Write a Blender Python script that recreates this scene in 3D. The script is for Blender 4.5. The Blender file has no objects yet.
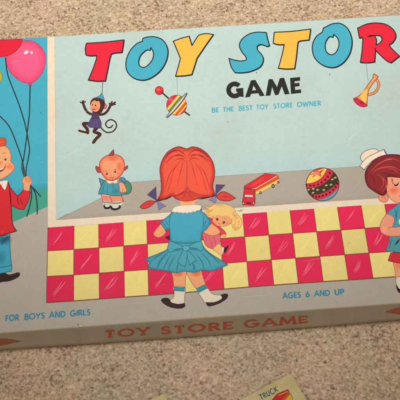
import bpy, bmesh, math, random
from mathutils import Vector, Euler
from mathutils.geometry import tessellate_polygon
random.seed(7)
S = bpy.context.scene
COL = S.collection

# ------------------------------------------------------------------ camera
H = 0.0300                                  # height of the box
HY = 0.1203                                 # half depth of the lid
HX, CX = 0.243, 0.022                       # half width and centre of the lid
cam_d = bpy.data.cameras.new('camera')
cam = bpy.data.objects.new('camera', cam_d)
COL.objects.link(cam)
cam.location = (0.0, -0.39574, 0.68938 + H)
cam.rotation_euler = (0.487992, 0.003736, -0.078086)
F = 1100.0                                  # focal length in photo pixels (400 wide)
cam_d.sensor_width = 36.0
cam_d.lens = 36.0 * F / 400.0
cam_d.clip_start, cam_d.clip_end = 0.01, 50
S.camera = cam
cam_d.dof.use_dof = True                    # hand-held phone picture: focused a touch too far, so all a little soft
cam_d.dof.focus_distance = 0.93
cam_d.dof.aperture_fstop = 44
RM = cam.rotation_euler.to_matrix()
CL = Vector(cam.location)

def ray(px, py):
    return RM @ Vector(((px - 200) / F, -(py - 200) / F, -1.0))
def on_z(px, py, z=H):
    d = ray(px, py); t = (z - CL.z) / d.z
    p = CL + d * t
    return p.x, p.y
def bow(x, z):                              # the long side bellies out a little at its foot
    u = (x - CX) / HX
    return 0.0018 * max(0.0, 1 - (u * 1.35) ** 2) * (1 - z / H) 
def on_front(px, py):
    d = ray(px, py); t = (-HY - CL.y) / d.y
    p = CL + d * t
    return p.x, p.z

# ------------------------------------------------------------------ materials
def lin(c):
    out = []
    for v in c[:3]:
        v = v / 255.0
        out.append(v / 12.92 if v <= 0.04045 else ((v + 0.055) / 1.055) ** 2.4)
    return out
def new_mat(name):
    m = bpy.data.materials.new(name); m.use_nodes = True
    n, l = m.node_tree.nodes, m.node_tree.links
    return m, n, l, n['Principled BSDF']
def node(n, t, **kw):
    o = n.new(t)
    for k, v in kw.items():
        setattr(o, k, v)
    return o
def ramp(n, stops):
    r = n.new('ShaderNodeValToRGB'); e = r.color_ramp.elements
    while len(e) < len(stops): e.new(0.5)
    for i, (p, c) in enumerate(stops):
        e[i].position = p
        e[i].color = (*c, 1) if len(c) == 3 else c
    return r
def noise(n, l, vec, scale, detail=3, rough=0.55):
    t = n.new('ShaderNodeTexNoise')
    t.inputs['Scale'].default_value = scale
    t.inputs['Detail'].default_value = detail
    t.inputs['Roughness'].default_value = rough
    l.new(vec, t.inputs['Vector'])
    return t
def mixc(n, l, fac, a, b, mode='MIX'):
    m = n.new('ShaderNodeMix'); m.data_type = 'RGBA'; m.blend_type = mode
    for s, v in ((m.inputs[0], fac), (m.inputs[6], a), (m.inputs[7], b)):
        if hasattr(v, 'links') or hasattr(v, 'is_output'): l.new(v, s)
        elif isinstance(v, (int, float)): s.default_value = v
        else: s.default_value = (*v, 1)
    return m.outputs[2]
def math_(n, l, op, a, b=0.0):
    m = n.new('ShaderNodeMath'); m.operation = op
    for s, v in ((m.inputs[0], a), (m.inputs[1], b)):
        if isinstance(v, (int, float)): s.default_value = v
        else: l.new(v, s)
    return m.outputs[0]

def paper_relief(n, l, pos, bs):
    """gentle waviness of old pasted paper + fine tooth, shared by lid paper and ink"""
    a = noise(n, l, pos, 9, 2, 0.5)
    b = noise(n, l, pos, 900, 2, 0.6)
    c = noise(n, l, pos, 60, 3, 0.5)
    s = math_(n, l, 'ADD', math_(n, l, 'MULTIPLY', a.outputs['Fac'], 3.2),
              math_(n, l, 'ADD', math_(n, l, 'MULTIPLY', b.outputs['Fac'], 0.008),
                    math_(n, l, 'MULTIPLY', c.outputs['Fac'], 0.05)))
    bp = n.new('ShaderNodeBump'); bp.inputs['Strength'].default_value = 0.5
    bp.inputs['Distance'].default_value = 0.0022
    l.new(s, bp.inputs['Height']); l.new(bp.outputs['Normal'], bs.inputs['Normal'])

def ink_material(name, soft):
    m, n, l, bs = new_mat(name)
    at = n.new('ShaderNodeAttribute'); at.attribute_name = 'ink'
    geo = n.new('ShaderNodeNewGeometry'); pos = geo.outputs['Position']
    n1 = noise(n, l, pos, 420, 4, 0.65)
    n2 = noise(n, l, pos, 26, 4, 0.6)
    r1 = ramp(n, [(0.30, (0.955, 0.955, 0.955)), (0.70, (1.04, 1.04, 1.04))]); l.new(n1.outputs['Fac'], r1.inputs[0])
    r2 = ramp(n, [(0.28, (0.955, 0.94, 0.915)), (0.50, (1.0, 1.0, 0.995)), (0.74, (1.03, 1.03, 1.03))]); l.new(n2.outputs['Fac'], r2.inputs[0])
    c = mixc(n, l, 1.0, at.outputs['Color'], r1.outputs['Color'], 'MULTIPLY')
    c = mixc(n, l, 1.0, c, r2.outputs['Color'], 'MULTIPLY')
    # rubbed specks where the ink has come away
    n3 = noise(n, l, pos, 700, 3, 0.7)
    n4 = noise(n, l, pos, 40, 2, 0.5)
    sp = math_(n, l, 'MULTIPLY', math_(n, l, 'GREATER_THAN', n3.outputs['Fac'], 0.69),
               math_(n, l, 'GREATER_THAN', n4.outputs['Fac'], 0.55))
    c = mixc(n, l, math_(n, l, 'MULTIPLY', sp, 0.35), c, lin((225, 210, 185)))
    l.new(c, bs.inputs['Base Color'])
    bs.inputs['Roughness'].default_value = 0.48
    bs.inputs['Specular IOR Level'].default_value = 0.16
    if soft: l.new(at.outputs['Alpha'], bs.inputs['Alpha'])
    paper_relief(n, l, pos, bs)
    return m
INK = ink_material('printed_ink', False)
SOFT = ink_material('airbrushed_ink', True)

GREY = (188, 180, 169)
def paper_material():
    m, n, l, bs = new_mat('lid_paper')
    geo = n.new('ShaderNodeNewGeometry'); pos = geo.outputs['Position']
    sx = n.new('ShaderNodeSeparateXYZ'); l.new(pos, sx.inputs[0])
    dx = math_(n, l, 'SUBTRACT', math_(n, l, 'ABSOLUTE', math_(n, l, 'SUBTRACT', sx.outputs[0], CX)), HX)
    dy = math_(n, l, 'SUBTRACT', math_(n, l, 'ABSOLUTE', sx.outputs[1]), HY)
    dz = math_(n, l, 'SUBTRACT', sx.outputs[2], H)
    d = math_(n, l, 'MAXIMUM', dx, dy)
    # how near to the top rim: both on the rim sideways and at the top
    rim = math_(n, l, 'MINIMUM', d, dz)
    nw = noise(n, l, pos, 260, 5, 0.7)
    nb = noise(n, l, pos, 30, 3, 0.6)
    lim = math_(n, l, 'ADD', rim, math_(n, l, 'MULTIPLY', math_(n, l, 'SUBTRACT', nw.outputs['Fac'], 0.5), 0.0028))
    lim = math_(n, l, 'ADD', lim, math_(n, l, 'MULTIPLY', math_(n, l, 'SUBTRACT', nb.outputs['Fac'], 0.5), 0.0022))
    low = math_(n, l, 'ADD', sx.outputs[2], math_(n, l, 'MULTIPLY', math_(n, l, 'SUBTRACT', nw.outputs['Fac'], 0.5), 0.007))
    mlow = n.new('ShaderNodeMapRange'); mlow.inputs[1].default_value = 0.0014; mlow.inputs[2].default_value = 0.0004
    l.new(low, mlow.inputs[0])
    rr = ramp(n, [(0.0, (0, 0, 0)), (1.0, (1, 1, 1))])
    mr = n.new('ShaderNodeMapRange'); mr.inputs[1].default_value = -0.0012; mr.inputs[2].default_value = -0.0002
    l.new(lim, mr.inputs[0]); l.new(mr.outputs[0], rr.inputs[0])
    n1 = noise(n, l, pos, 420, 4, 0.65)
    n2 = noise(n, l, pos, 22, 4, 0.6)
    r1 = ramp(n, [(0.30, (0.955, 0.955, 0.955)), (0.70, (1.04, 1.04, 1.04))]); l.new(n1.outputs['Fac'], r1.inputs[0])
    r2 = ramp(n, [(0.30, (0.95, 0.94, 0.925)), (0.72, (1.03, 1.03, 1.03))]); l.new(n2.outputs['Fac'], r2.inputs[0])
    c = mixc(n, l, 1.0, lin(GREY), r1.outputs['Color'], 'MULTIPLY')
    c = mixc(n, l, 1.0, c, r2.outputs['Color'], 'MULTIPLY')
    # side paper lightened in its colour to make up for the weak light there
    side = math_(n, l, 'LESS_THAN', dz, -0.0015)
    c = mixc(n, l, side, c, mixc(n, l, 1.0, c, (1.08, 1.07, 1.04), 'MULTIPLY'))
    # vertical rub streaks and foxing on the side
    mp = n.new('ShaderNodeMapping'); mp.inputs['Scale'].default_value = (1, 1, 0.06); l.new(pos, mp.inputs[0])
    ns = noise(n, l, mp.outputs[0], 160, 4, 0.6)
    rs = ramp(n, [(0.35, (0.93, 0.93, 0.925)), (0.65, (1.04, 1.04, 1.04))]); l.new(ns.outputs['Fac'], rs.inputs[0])
    c = mixc(n, l, side, c, mixc(n, l, 1.0, c, rs.outputs['Color'], 'MULTIPLY'))
    nf = noise(n, l, pos, 75, 5, 0.7)
    rf = ramp(n, [(0.62, (0, 0, 0)), (0.74, (1, 1, 1))]); l.new(nf.outputs['Fac'], rf.inputs[0])
    c = mixc(n, l, math_(n, l, 'MULTIPLY', rf.outputs['Color'], 0.3), c, lin((140, 112, 82)))
    c = mixc(n, l, math_(n, l, 'MULTIPLY', rr.outputs['Color'], 0.75), c, lin((196, 172, 138)))
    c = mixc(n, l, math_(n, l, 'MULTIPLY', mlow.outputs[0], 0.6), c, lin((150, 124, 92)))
    l.new(c, bs.inputs['Base Color'])
    bs.inputs['Roughness'].default_value = 0.55
    bs.inputs['Specular IOR Level'].default_value = 0.25
    paper_relief(n, l, pos, bs)
    return m
PAPER = paper_material()

def board_material():
    m, n, l, bs = new_mat('raw_cardboard')
    geo = n.new('ShaderNodeNewGeometry')
    n1 = noise(n, l, geo.outputs['Position'], 300, 4, 0.6)
    r = ramp(n, [(0.3, lin((120, 100, 74))), (0.7, lin((160, 136, 104)))]); l.new(n1.outputs['Fac'], r.inputs[0])
    l.new(r.outputs['Color'], bs.inputs['Base Color']); bs.inputs['Roughness'].default_value = 0.85
    return m
BOARD = board_material()

def card_material():
    m, n, l, bs = new_mat('card_stock')
    geo = n.new('ShaderNodeNewGeometry'); pos = geo.outputs['Position']
    n1 = noise(n, l, pos, 500, 4, 0.6); n2 = noise(n, l, pos, 60, 4, 0.6)
    r = ramp(n, [(0.3, lin((212, 193, 138))), (0.7, lin((230, 213, 160)))]); l.new(n2.outputs['Fac'], r.inputs[0])
    r1 = ramp(n, [(0.3, (0.9, 0.9, 0.9)), (0.7, (1.08, 1.08, 1.08))]); l.new(n1.outputs['Fac'], r1.inputs[0])
    l.new(mixc(n, l, 1.0, r.outputs['Color'], r1.outputs['Color'], 'MULTIPLY'), bs.inputs['Base Color'])
    bs.inputs['Roughness'].default_value = 0.6; bs.inputs['Specular IOR Level'].default_value = 0.25
    bp = n.new('ShaderNodeBump'); bp.inputs['Strength'].default_value = 0.15; bp.inputs['Distance'].default_value = 0.0004
    l.new(n1.outputs['Fac'], bp.inputs['Height']); l.new(bp.outputs['Normal'], bs.inputs['Normal'])
    return m
CARD = card_material()

def granite_material():
    m, n, l, bs = new_mat('speckled_granite')
    geo = n.new('ShaderNodeNewGeometry'); pos = geo.outputs['Position']
    warp = noise(n, l, pos, 160, 3, 0.6)
    wv = n.new('ShaderNodeVectorMath'); wv.operation = 'MULTIPLY_ADD'
    l.new(warp.outputs['Color'], wv.inputs[0]); wv.inputs[1].default_value = (0.0015, 0.0015, 0.0015); l.new(pos, wv.inputs[2])
    P = wv.outputs[0]
    # cloudy ground tone: pinkish drifts and greyer olive drifts
    big = noise(n, l, pos, 13, 4, 0.55)
    rb = ramp(n, [(0.34, lin((194, 177, 150))), (0.48, lin((206, 181, 154))), (0.66, lin((214, 182, 159)))])
    l.new(big.outputs['Fac'], rb.inputs[0])
    # fine crystal grains, soft edged, three sizes
    g1 = noise(n, l, P, 600, 3, 0.65)
    r1 = ramp(n, [(0.28, (0.56, 0.49, 0.42)), (0.42, (0.86, 0.82, 0.77)), (0.55, (1.04, 1.03, 1.02)), (0.70, (1.30, 1.30, 1.30))])
    l.new(g1.outputs['Fac'], r1.inputs[0])
    c = mixc(n, l, 0.9, rb.outputs['Color'], r1.outputs['Color'], 'MULTIPLY')
    v = n.new('ShaderNodeTexVoronoi'); v.inputs['Scale'].default_value = 680; v.inputs['Randomness'].default_value = 1
    l.new(P, v.inputs['Vector'])
    sv = n.new('ShaderNodeSeparateColor'); l.new(v.outputs['Color'], sv.inputs[0])
    rg = ramp(n, [(0.0, (0.60, 0.53, 0.46)), (0.16, (0.84, 0.80, 0.76)), (0.5, (1.0, 1.0, 0.99)), (1.0, (1.26, 1.25, 1.24))])
    l.new(sv.outputs[0], rg.inputs[0])
    c = mixc(n, l, 0.75, c, rg.outputs['Color'], 'MULTIPLY')
    mid = noise(n, l, pos, 260, 5, 0.7)
    rm = ramp(n, [(0.30, (0.66, 0.61, 0.55)), (0.44, (0.93, 0.915, 0.89)), (0.58, (1.06, 1.055, 1.05)), (0.72, (1.24, 1.24, 1.24))])
    l.new(mid.outputs['Fac'], rm.inputs[0])
    c = mixc(n, l, 0.9, c, rm.outputs['Color'], 'MULTIPLY')
    # dark mica grains, gathered in loose clusters
    dk = noise(n, l, P, 520, 4, 0.65); dk2 = noise(n, l, pos, 45, 3, 0.6)
    s = math_(n, l, 'ADD', dk.outputs['Fac'], math_(n, l, 'MULTIPLY', dk2.outputs['Fac'], 0.5))
    rd = ramp(n, [(0.83, (0, 0, 0)), (0.91, (1, 1, 1))]); l.new(s, rd.inputs[0])
    c = mixc(n, l, math_(n, l, 'MULTIPLY', rd.outputs['Color'], 0.62), c, lin((88, 68, 54)))
    v2 = n.new('ShaderNodeTexVoronoi'); v2.inputs['Scale'].default_value = 360
    w2 = noise(n, l, pos, 700, 3, 0.6)
    wv2 = n.new('ShaderNodeVectorMath'); wv2.operation = 'MULTIPLY_ADD'
    l.new(w2.outputs['Color'], wv2.inputs[0]); wv2.inputs[1].default_value = (0.005, 0.005, 0.005); l.new(pos, wv2.inputs[2])
    l.new(wv2.outputs[0], v2.inputs['Vector'])
    s2 = n.new('ShaderNodeSeparateColor'); l.new(v2.outputs['Color'], s2.inputs[0])
    mk = n.new('ShaderNodeMapRange'); mk.inputs[1].default_value = 0.42; mk.inputs[2].default_value = 0.22; l.new(v2.outputs['Distance'], mk.inputs[0])
    k = math_(n, l, 'MULTIPLY', mk.outputs[0], math_(n, l, 'GREATER_THAN', s2.outputs[1], 0.80))
    c = mixc(n, l, math_(n, l, 'MULTIPLY', k, 0.8), c, lin((78, 60, 50)))
    # pale quartz and rust flecks
    q3 = noise(n, l, P, 240, 3, 0.6)
    r3 = ramp(n, [(0.58, (0, 0, 0)), (0.70, (1, 1, 1))]); l.new(q3.outputs['Fac'], r3.inputs[0])
    c = mixc(n, l, math_(n, l, 'MULTIPLY', r3.outputs['Color'], 0.55), c, lin((236, 220, 200)))
    k4 = noise(n, l, pos, 44, 3, 0.55)
    r4 = ramp(n, [(0.58, (0, 0, 0)), (0.74, (1, 1, 1))]); l.new(k4.outputs['Fac'], r4.inputs[0])
    c = mixc(n, l, math_(n, l, 'MULTIPLY', r4.outputs['Color'], 0.16), c, lin((204, 152, 108)))
    l.new(c, bs.inputs['Base Color'])
    bs.inputs['Roughness'].default_value = 0.42
    bs.inputs['Specular IOR Level'].default_value = 0.3
    bp = n.new('ShaderNodeBump'); bp.inputs['Strength'].default_value = 0.12; bp.inputs['Distance'].default_value = 0.0006
    l.new(mid.outputs['Fac'], bp.inputs['Height']); l.new(bp.outputs['Normal'], bs.inputs['Normal'])
    return m
GRANITE = granite_material()

# ------------------------------------------------------------------ object helpers
def link(name, me, parent=None, mats=()):
    o = bpy.data.objects.new(name, me); COL.objects.link(o)
    for m in mats: me.materials.append(m)
    if parent: o.parent = parent
    return o
def empty(name, loc, label, cat, group=None):
    o = bpy.data.objects.new(name, None); COL.objects.link(o)
    o.empty_display_size = 0.02
    o.location = loc; o['label'] = label; o['category'] = cat
    if group: o['group'] = group
    return o

def Z(ox, oy, s, pts):                      # points read off an enlargement of the print
    return [(ox + p[0] / s, oy + p[1] / s) + tuple(p[2:]) for p in pts]
def spline(pts, closed=True, res=6):
    n = len(pts); out = []
    P = [Vector(p[:2]) for p in pts]; C = [len(p) > 2 and p[2] for p in pts]
    segs = n if closed else n - 1
    for i in range(segs):
        a, b = P[i], P[(i + 1) % n]
        if C[i] or (not closed and i == 0): ma = (b - a) * 0.5 if not C[(i + 1) % n] else (b - a)
        else: ma = (b - P[(i - 1) % n]) * 0.5
        j = (i + 1) % n
        if C[j] or (not closed and j == n - 1): mb = (b - a) * 0.5 if not C[i] else (b - a)
        else: mb = (P[(j + 1) % n] - a) * 0.5
        L = (b - a).length
        for m_ in (ma, mb):
            if m_.length > 1.6 * L: m_ *= 1.6 * L / m_.length
        k = 1 if (C[i] and C[j]) else res
        for q in range(k):
            t = q / k; t2, t3 = t * t, t * t * t
            out.append(a * (2 * t3 - 3 * t2 + 1) + ma * (t3 - 2 * t2 + t) + b * (-2 * t3 + 3 * t2) + mb * (t3 - t2))
    if not closed: out.append(P[-1])
    return out
def circ(cx, cy, rx, ry=None, rot=0, n=28):
    ry = ry or rx; c, s = math.cos(rot), math.sin(rot)
    return [Vector((cx + rx * math.cos(a) * c - ry * math.sin(a) * s, cy + rx * math.cos(a) * s + ry * math.sin(a) * c))
            for a in [2 * math.pi * i / n for i in range(n)]]

DZ = 0.0000015
class Plate:
    """layers of printed ink on one face; flushes into one mesh per printed piece"""
    def __init__(self, parent, level, mapper=None, z=H):
        self.parent, self.level, self.z = parent, level, z
        self.map = mapper or self.top
        self.reset()
    def reset(self):
        self.v, self.f, self.c, self.m = [], [], [], []
    u = (0.5, 0.5, 0.5)
    def soft(self, c, a):
        return tuple(c[i] + 0.5 * (1 - a) * self.u[i] for i in range(3)) + (a,)
    def base(self, col):
        self.u = lin(col); return self
    def top(self, p, lv):
        x, y = on_z(p[0], p[1], self.z)
        return (x, y, self.z + 0.00004 + lv * DZ)
    def _add(self, pts, faces, cols, mat):
        b = len(self.v)
        w = [Vector(self.map(p, self.level)) for p in pts]
        self.v += w; self.c += cols
        for f in faces:
            nrm = Vector((0, 0, 0))
            for i in range(1, len(f) - 1):
                nrm += (w[f[i]] - w[f[0]]).cross(w[f[i + 1]] - w[f[0]])
            if nrm.dot(CL - w[f[0]]) < 0: f = tuple(reversed(f))
            self.f.append(tuple(b + i for i in f)); self.m.append(mat)
        self.level += 1
    def fill(self, pts, col, holes=(), smooth=True, line=None, lw=0.8, res=6):
        P = [spline(pts, True, res) if smooth and not isinstance(pts[0], Vector) else [Vector(p[:2]) for p in pts]]
        for h in holes:
            P.append(spline(h, True, res) if smooth and not isinstance(h[0], Vector) else [Vector(p[:2]) for p in h])
        allp = [p for q in P for p in q]
        tri = tessellate_polygon([[Vector((p.x, p.y, 0)) for p in q] for q in P])
        self.u = lin(col); c = (*self.u, 1.0)
        self._add(allp, [tuple(t) for t in tri], [c] * len(allp), 0)
        if line:
            for q in P: self._ribbon(q, lw, line, True)
        return self
    def _ribbon(self, P, w, col, closed=False, alpha=1.0, taper=False):
        Q = [P[0]]
        for p in P[1:]:
            if (p - Q[-1]).length > 1e-4: Q.append(p)
        if closed and (Q[0] - Q[-1]).length < 1e-4: Q.pop()
        n = len(Q); pts = []
        if n < 2: return
        if not closed:
            for i in range(1, n - 1):
                if (Q[i] - Q[i - 1]).angle(Q[i + 1] - Q[i]) > 1.0:
                    self._ribbon(Q[:i + 1], w, col, False, alpha)
                    if alpha >= 1: self._add(circ(Q[i].x, Q[i].y, w / 2, n=14), [tuple(range(14))], [(*lin(col), 1.0)] * 14, 0)
                    self._ribbon(Q[i:], w, col, False, alpha)
                    return
        for i in range(n):
            a = Q[(i - 1) % n] if (closed or i > 0) else Q[i]
            b = Q[(i + 1) % n] if (closed or i < n - 1) else Q[i]
            d1 = (Q[i] - a); d2 = (b - Q[i])
            d1 = d1.normalized() if d1.length > 1e-9 else d2.normalized()
            d2 = d2.normalized() if d2.length > 1e-9 else d1
            t = d1 + d2
            t = t.normalized() if t.length > 1e-6 else d1
            nn = Vector((-t.y, t.x)); k = 1 / max(0.55, nn.dot(Vector((-d1.y, d1.x))))
            hw = w * 0.5 * k
            if taper: hw *= max(0.12, math.sin(math.pi * (i + 0.15) / (n - 0.7))) if n > 2 else 1
            pts += [Q[i] + nn * hw, Q[i] - nn * hw]
        m = n if closed else n - 1
        faces = [(2 * i, 2 * i + 1, 2 * ((i + 1) % n) + 1, 2 * ((i + 1) % n)) for i in range(m)]
        self._add(pts, faces, [(*lin(col), 1.0) if alpha >= 1 else self.soft(lin(col), alpha)] * len(pts), 0 if alpha >= 1 else 1)
    def line(self, pts, col, w=0.8, smooth=True, closed=False, alpha=1.0, taper=False):
        P = spline(pts, closed, 6) if smooth else [Vector(p[:2]) for p in pts]
        if w >= 1.2 and alpha >= 1 and not closed and not taper and w < 4:   # limbs: overlapping links, each a hair above the last
            c = (*lin(col), 1.0); lv = self.level
            for k, q in enumerate(P):
                self.level = lv + k * 0.12
                self._add(circ(q.x, q.y, w / 2, n=14), [tuple(range(14))], [c] * 14, 0)
                if k + 1 < len(P):
                    d = P[k + 1] - q
                    if d.length > 1e-5:
                        nn = Vector((-d.y, d.x)).normalized() * (w / 2)
                        self.level = lv + k * 0.12 + 0.06
                        self._add([q + nn, q - nn, P[k + 1] - nn, P[k + 1] + nn], [(0, 1, 2, 3)], [c] * 4, 0)
            self.level = math.ceil(lv + len(P) * 0.12) + 1
            return self
        self._ribbon(P, w, col, closed, alpha, taper)
        return self
    def dot(self, x, y, r, col, ry=None, rot=0, line=None, lw=0.6):
        return self.fill(circ(x, y, r, ry, rot), col, line=line, lw=lw)
    def blush(self, x, y, rx, ry, col, a=0.7, rot=0):
        a *= 0.78
        ring = circ(x, y, rx * 0.5, ry * 0.5, rot) + circ(x, y, rx, ry, rot); n = 28
        pts = [Vector((x, y))] + ring; c = lin(col)
        cols = [self.soft(c, a)] + [self.soft(c, a * 0.62)] * n + [self.soft(c, 0.0)] * n
        fs = [(0, 1 + i, 1 + (i + 1) % n) for i in range(n)]
        fs += [(1 + i, 1 + n + i, 1 + n + (i + 1) % n, 1 + (i + 1) % n) for i in range(n)]
        self._add(pts, fs, cols, 1)
        return self
    def fade(self, a_pts, b_pts, col, a0, a1, flat=False):   # strip from polyline a to polyline b, alpha a0 -> a1
        n = len(a_pts); c = lin(col)
        pts = [Vector(p) for p in a_pts] + [Vector(p) for p in b_pts]
        if flat:
            mx = lambda a: tuple(c[i] * a + self.u[i] * (1 - a) for i in range(3)) + (1.0,)
            self._add(pts, [(i, i + 1, n + i + 1, n + i) for i in range(n - 1)], [mx(a0)] * n + [mx(a1)] * n, 0)
            return self
        self._add(pts, [(i, i + 1, n + i + 1, n + i) for i in range(n - 1)], [self.soft(c, a0)] * n + [self.soft(c, a1)] * n, 1)
        return self
    def shade_edge(self, pts, col, w, a, closed=True):   # airbrushed rim just inside an outline
        P = spline(pts, True, 4); n = len(P)
        area = sum(P[i].x * P[(i + 1) % n].y - P[(i + 1) % n].x * P[i].y for i in range(n))
        s = 1 if area > 0 else -1; inn = []
        for i in range(n):
            t = (P[(i + 1) % n] - P[i - 1]).normalized()
            inn.append(P[i] + Vector((-t.y, t.x)) * s * w)
        self.fade(P + [P[0]], inn + [inn[0]], col, a, 0.0)
        return self
    def flush(self, name, parent=None, label=None):
        me = bpy.data.meshes.new(name)
        par = parent or self.parent
        off = Vector((0, 0, 0)); q = par
        while q: off += Vector(q.location); q = q.parent
        me.from_pydata([v - off for v in self.v], [], self.f)
        at = me.attributes.new('ink', 'FLOAT_COLOR', 'POINT')
        for i, c in enumerate(self.c): at.data[i].color = c
        for i, k in enumerate(self.m): me.polygons[i].material_index = k
        o = link(name, me, par, (INK, SOFT))
        if label: o['label'] = label
        self.reset()
        return o

# ------------------------------------------------------------------ stroke lettering
def arc(cx, cy, rx, ry, a0, a1, n=12):
    return [(cx + rx * math.cos(math.radians(a0 + (a1 - a0) * i / n)), cy + ry * math.sin(math.radians(a0 + (a1 - a0) * i / n))) for i in range(n + 1)]
GL = {
 'A': (0.84, [[(0, 0), (.42, 1), (.84, 0)], [(.16, .33), (.68, .33)]]),
 'B': (0.58, [[(.06, 0), (.06, 1)], [(.06, .95), (.30, .95)] + arc(.30, .74, .18, .21, 90, -90, 8) + [(.06, .53)], [(.30, .53)] + arc(.32, .27, .22, .26, 90, -90, 8) + [(.06, .01)]]),
 'C': (0.80, [arc(.45, .5, .42, .5, 50, 310, 14)]),
 'D': (0.76, [[(.06, 0), (.06, 1)], [(.06, .95), (.26, .95)] + arc(.26, .5, .46, .45, 90, -90, 12) + [(.06, .05)]]),
 'E': (0.50, [[(.06, 0), (.06, 1)], [(.06, .93), (.50, .93)], [(.06, .5), (.46, .5)], [(.06, .07), (.50, .07)]]),
 'F': (0.48, [[(.06, 0), (.06, 1)], [(.06, .93), (.48, .93)], [(.06, .5), (.44, .5)]]),
 'G': (0.88, [arc(.45, .5, .42, .47, 48, 352, 16) + [(.46, .44)]]),
 'H': (0.66, [[(.06, 0), (.06, 1)], [(.60, 0), (.60, 1)], [(.06, .5), (.60, .5)]]),
 'I': (0.14, [[(.07, 0), (.07, 1)]]),
 'K': (0.62, [[(.06, 0), (.06, 1)], [(.56, 1), (.10, .5)], [(.16, .56), (.60, 0)]]),
 'L': (0.46, [[(.06, 1), (.06, 0)], [(.06, .07), (.46, .07)]]),
 'M': (0.94, [[(.02, 0), (.14, 1), (.47, .12), (.80, 1), (.92, 0)]]),
 'N': (0.74, [[(.06, 0), (.06, .98), (.68, .02), (.68, 1)]]),
 'O': (0.94, [arc(.47, .5, .43, .46, 0, 345, 22) + [(.90, .5)]]),
 'P': (0.54, [[(.06, 0), (.06, 1)], [(.06, .95), (.28, .95)] + arc(.28, .70, .21, .25, 90, -90, 8) + [(.06, .45)]]),
 'R': (0.60, [[(.06, 0), (.06, 1)], [(.06, .95), (.28, .95)] + arc(.28, .71, .21, .24, 90, -90, 8) + [(.06, .47)], [(.28, .47), (.57, 0)]]),
 'S': (0.54, [arc(.29, .73, .20, .22, 35, 260, 10) + arc(.26, .27, .22, .24, 78, -150, 10)]),
 'T': (0.56, [[(.28, 0), (.28, 1)], [(0, .94), (.56, .94)]]),
 'U': (0.64, [[(.06, 1), (.06, .36)] + arc(.32, .34, .26, .30, 180, 360, 10) + [(.58, 1)]]),
 'W': (1.10, [[(0, 1), (.28, .04), (.55, .92), (.82, .04), (1.10, 1)]]),
 'Y': (0.68, [[(0, 1), (.34, .45), (.68, 1)], [(.34, .5), (.34, 0)]]),
 '6': (0.60, [arc(.30, .31, .25, .29, 0, 345, 14) + [(.55, .31)], [(.42, 1), (.09, .45)]]),
}
SERIF = {'T': [(.28, 0, .34), (.05, .80, .10), (.51, .80, .10)], 'O': [], 'Y': [(.34, 0, .36), (.02, 1, .30), (.66, 1, .30)],
         'S': [(.46, .78, .10), (.06, .2, .10)], 'R': [(.07, 0, .26), (.56, 0, .24), (.05, .97, .22)],
         'E': [(.05, .02, .2), (.05, .98, .2), (.50, .80, .10), (.50, .2, .10)], 'G': [(.80, .80, .10), (.80, .40, .24)],
         'A': [(.03, 0, .30), (.80, 0, .34)], 'M': [(.04, 0, .28), (.90, 0, .30), (.12, 1, .2), (.82, 1, .2)]}
def word(pl, text, p0, p1, h, col, sw=0.17, gap=0.16, up=(0, -1), serif=False):
    """text fitted between pixel points p0 and p1 (its baseline), h pixels tall"""
    p0, p1, up = Vector(p0), Vector(p1), Vector(up)
    tot = sum(GL[c][0] for c in text) + gap * (len(text) - 1)
    ux = (p1 - p0) / tot; uy = up * h
    x = 0.0
    old = pl.map
    pl.map = lambda p, lv: old(p0 + ux * p[0] + uy * p[1], lv)
    l0 = pl.level; top = l0
    for c in text:
        w, strokes = GL[c]; pl.level = l0
        for s in strokes:
            pl._ribbon([Vector((x + a, b)) for a, b in s], sw, col)
        if serif:
            for sx, sy, sl in SERIF.get(c, []):
                pl._ribbon([Vector((x + sx - sl / 2, sy)), Vector((x + sx + sl / 2, sy))], 0.13, col)
        top = max(top, pl.level); x += w + gap
    pl.map = old; pl.level = top

# ------------------------------------------------------------------ countertop
bm = bmesh.new()
bmesh.ops.create_cube(bm, size=1)
for v in bm.verts:
    v.co.x *= 2.4; v.co.y *= 1.6; v.co.z = v.co.z * 0.04 - 0.02
me = bpy.data.meshes.new('countertop'); bm.to_mesh(me); bm.free()
ct = link('countertop', me, None, (GRANITE,)); ct['kind'] = 'structure'

# ------------------------------------------------------------------ the box
box = empty('game_box', (CX, 0, 0), 'old pale blue cardboard game box with printed toy shop window lid lying on granite', 'board game')

def rounded_loop(hx, hy, r, z, use_bow):
    pts = []
    nx, ny, nc = 40, 20, 5
    for (sx, sy, a0) in ((1, -1, -90), (1, 1, 0), (-1, 1, 90), (-1, -1, 180)):
        cx, cy = sx * (hx - r), sy * (hy - r)
        for i in range(nc + 1):
            a = math.radians(a0 + 90 * i / nc)
            pts.append((cx + r * math.cos(a), cy + r * math.sin(a)))
        e = pts[-1]
        if (sx, sy) == (1, -1): q = (e[0], hy - r); n = ny
        elif (sx, sy) == (1, 1): q = (-(hx - r), e[1]); n = nx
        elif (sx, sy) == (-1, 1): q = (e[0], -(hy - r)); n = ny
        else: q = (hx - r, e[1]); n = nx
        for i in range(1, n):
            t = i / n; pts.append((e[0] + (q[0] - e[0]) * t, e[1] + (q[1] - e[1]) * t))
    out = []
    for x, y in pts:
        if use_bow and y < -hy + 0.003: y -= bow(x + CX, z)
        if use_bow and y > hy - 0.003: y += bow(x + CX, z) * 0.5
        out.append((x, y, z))
    return out
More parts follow.
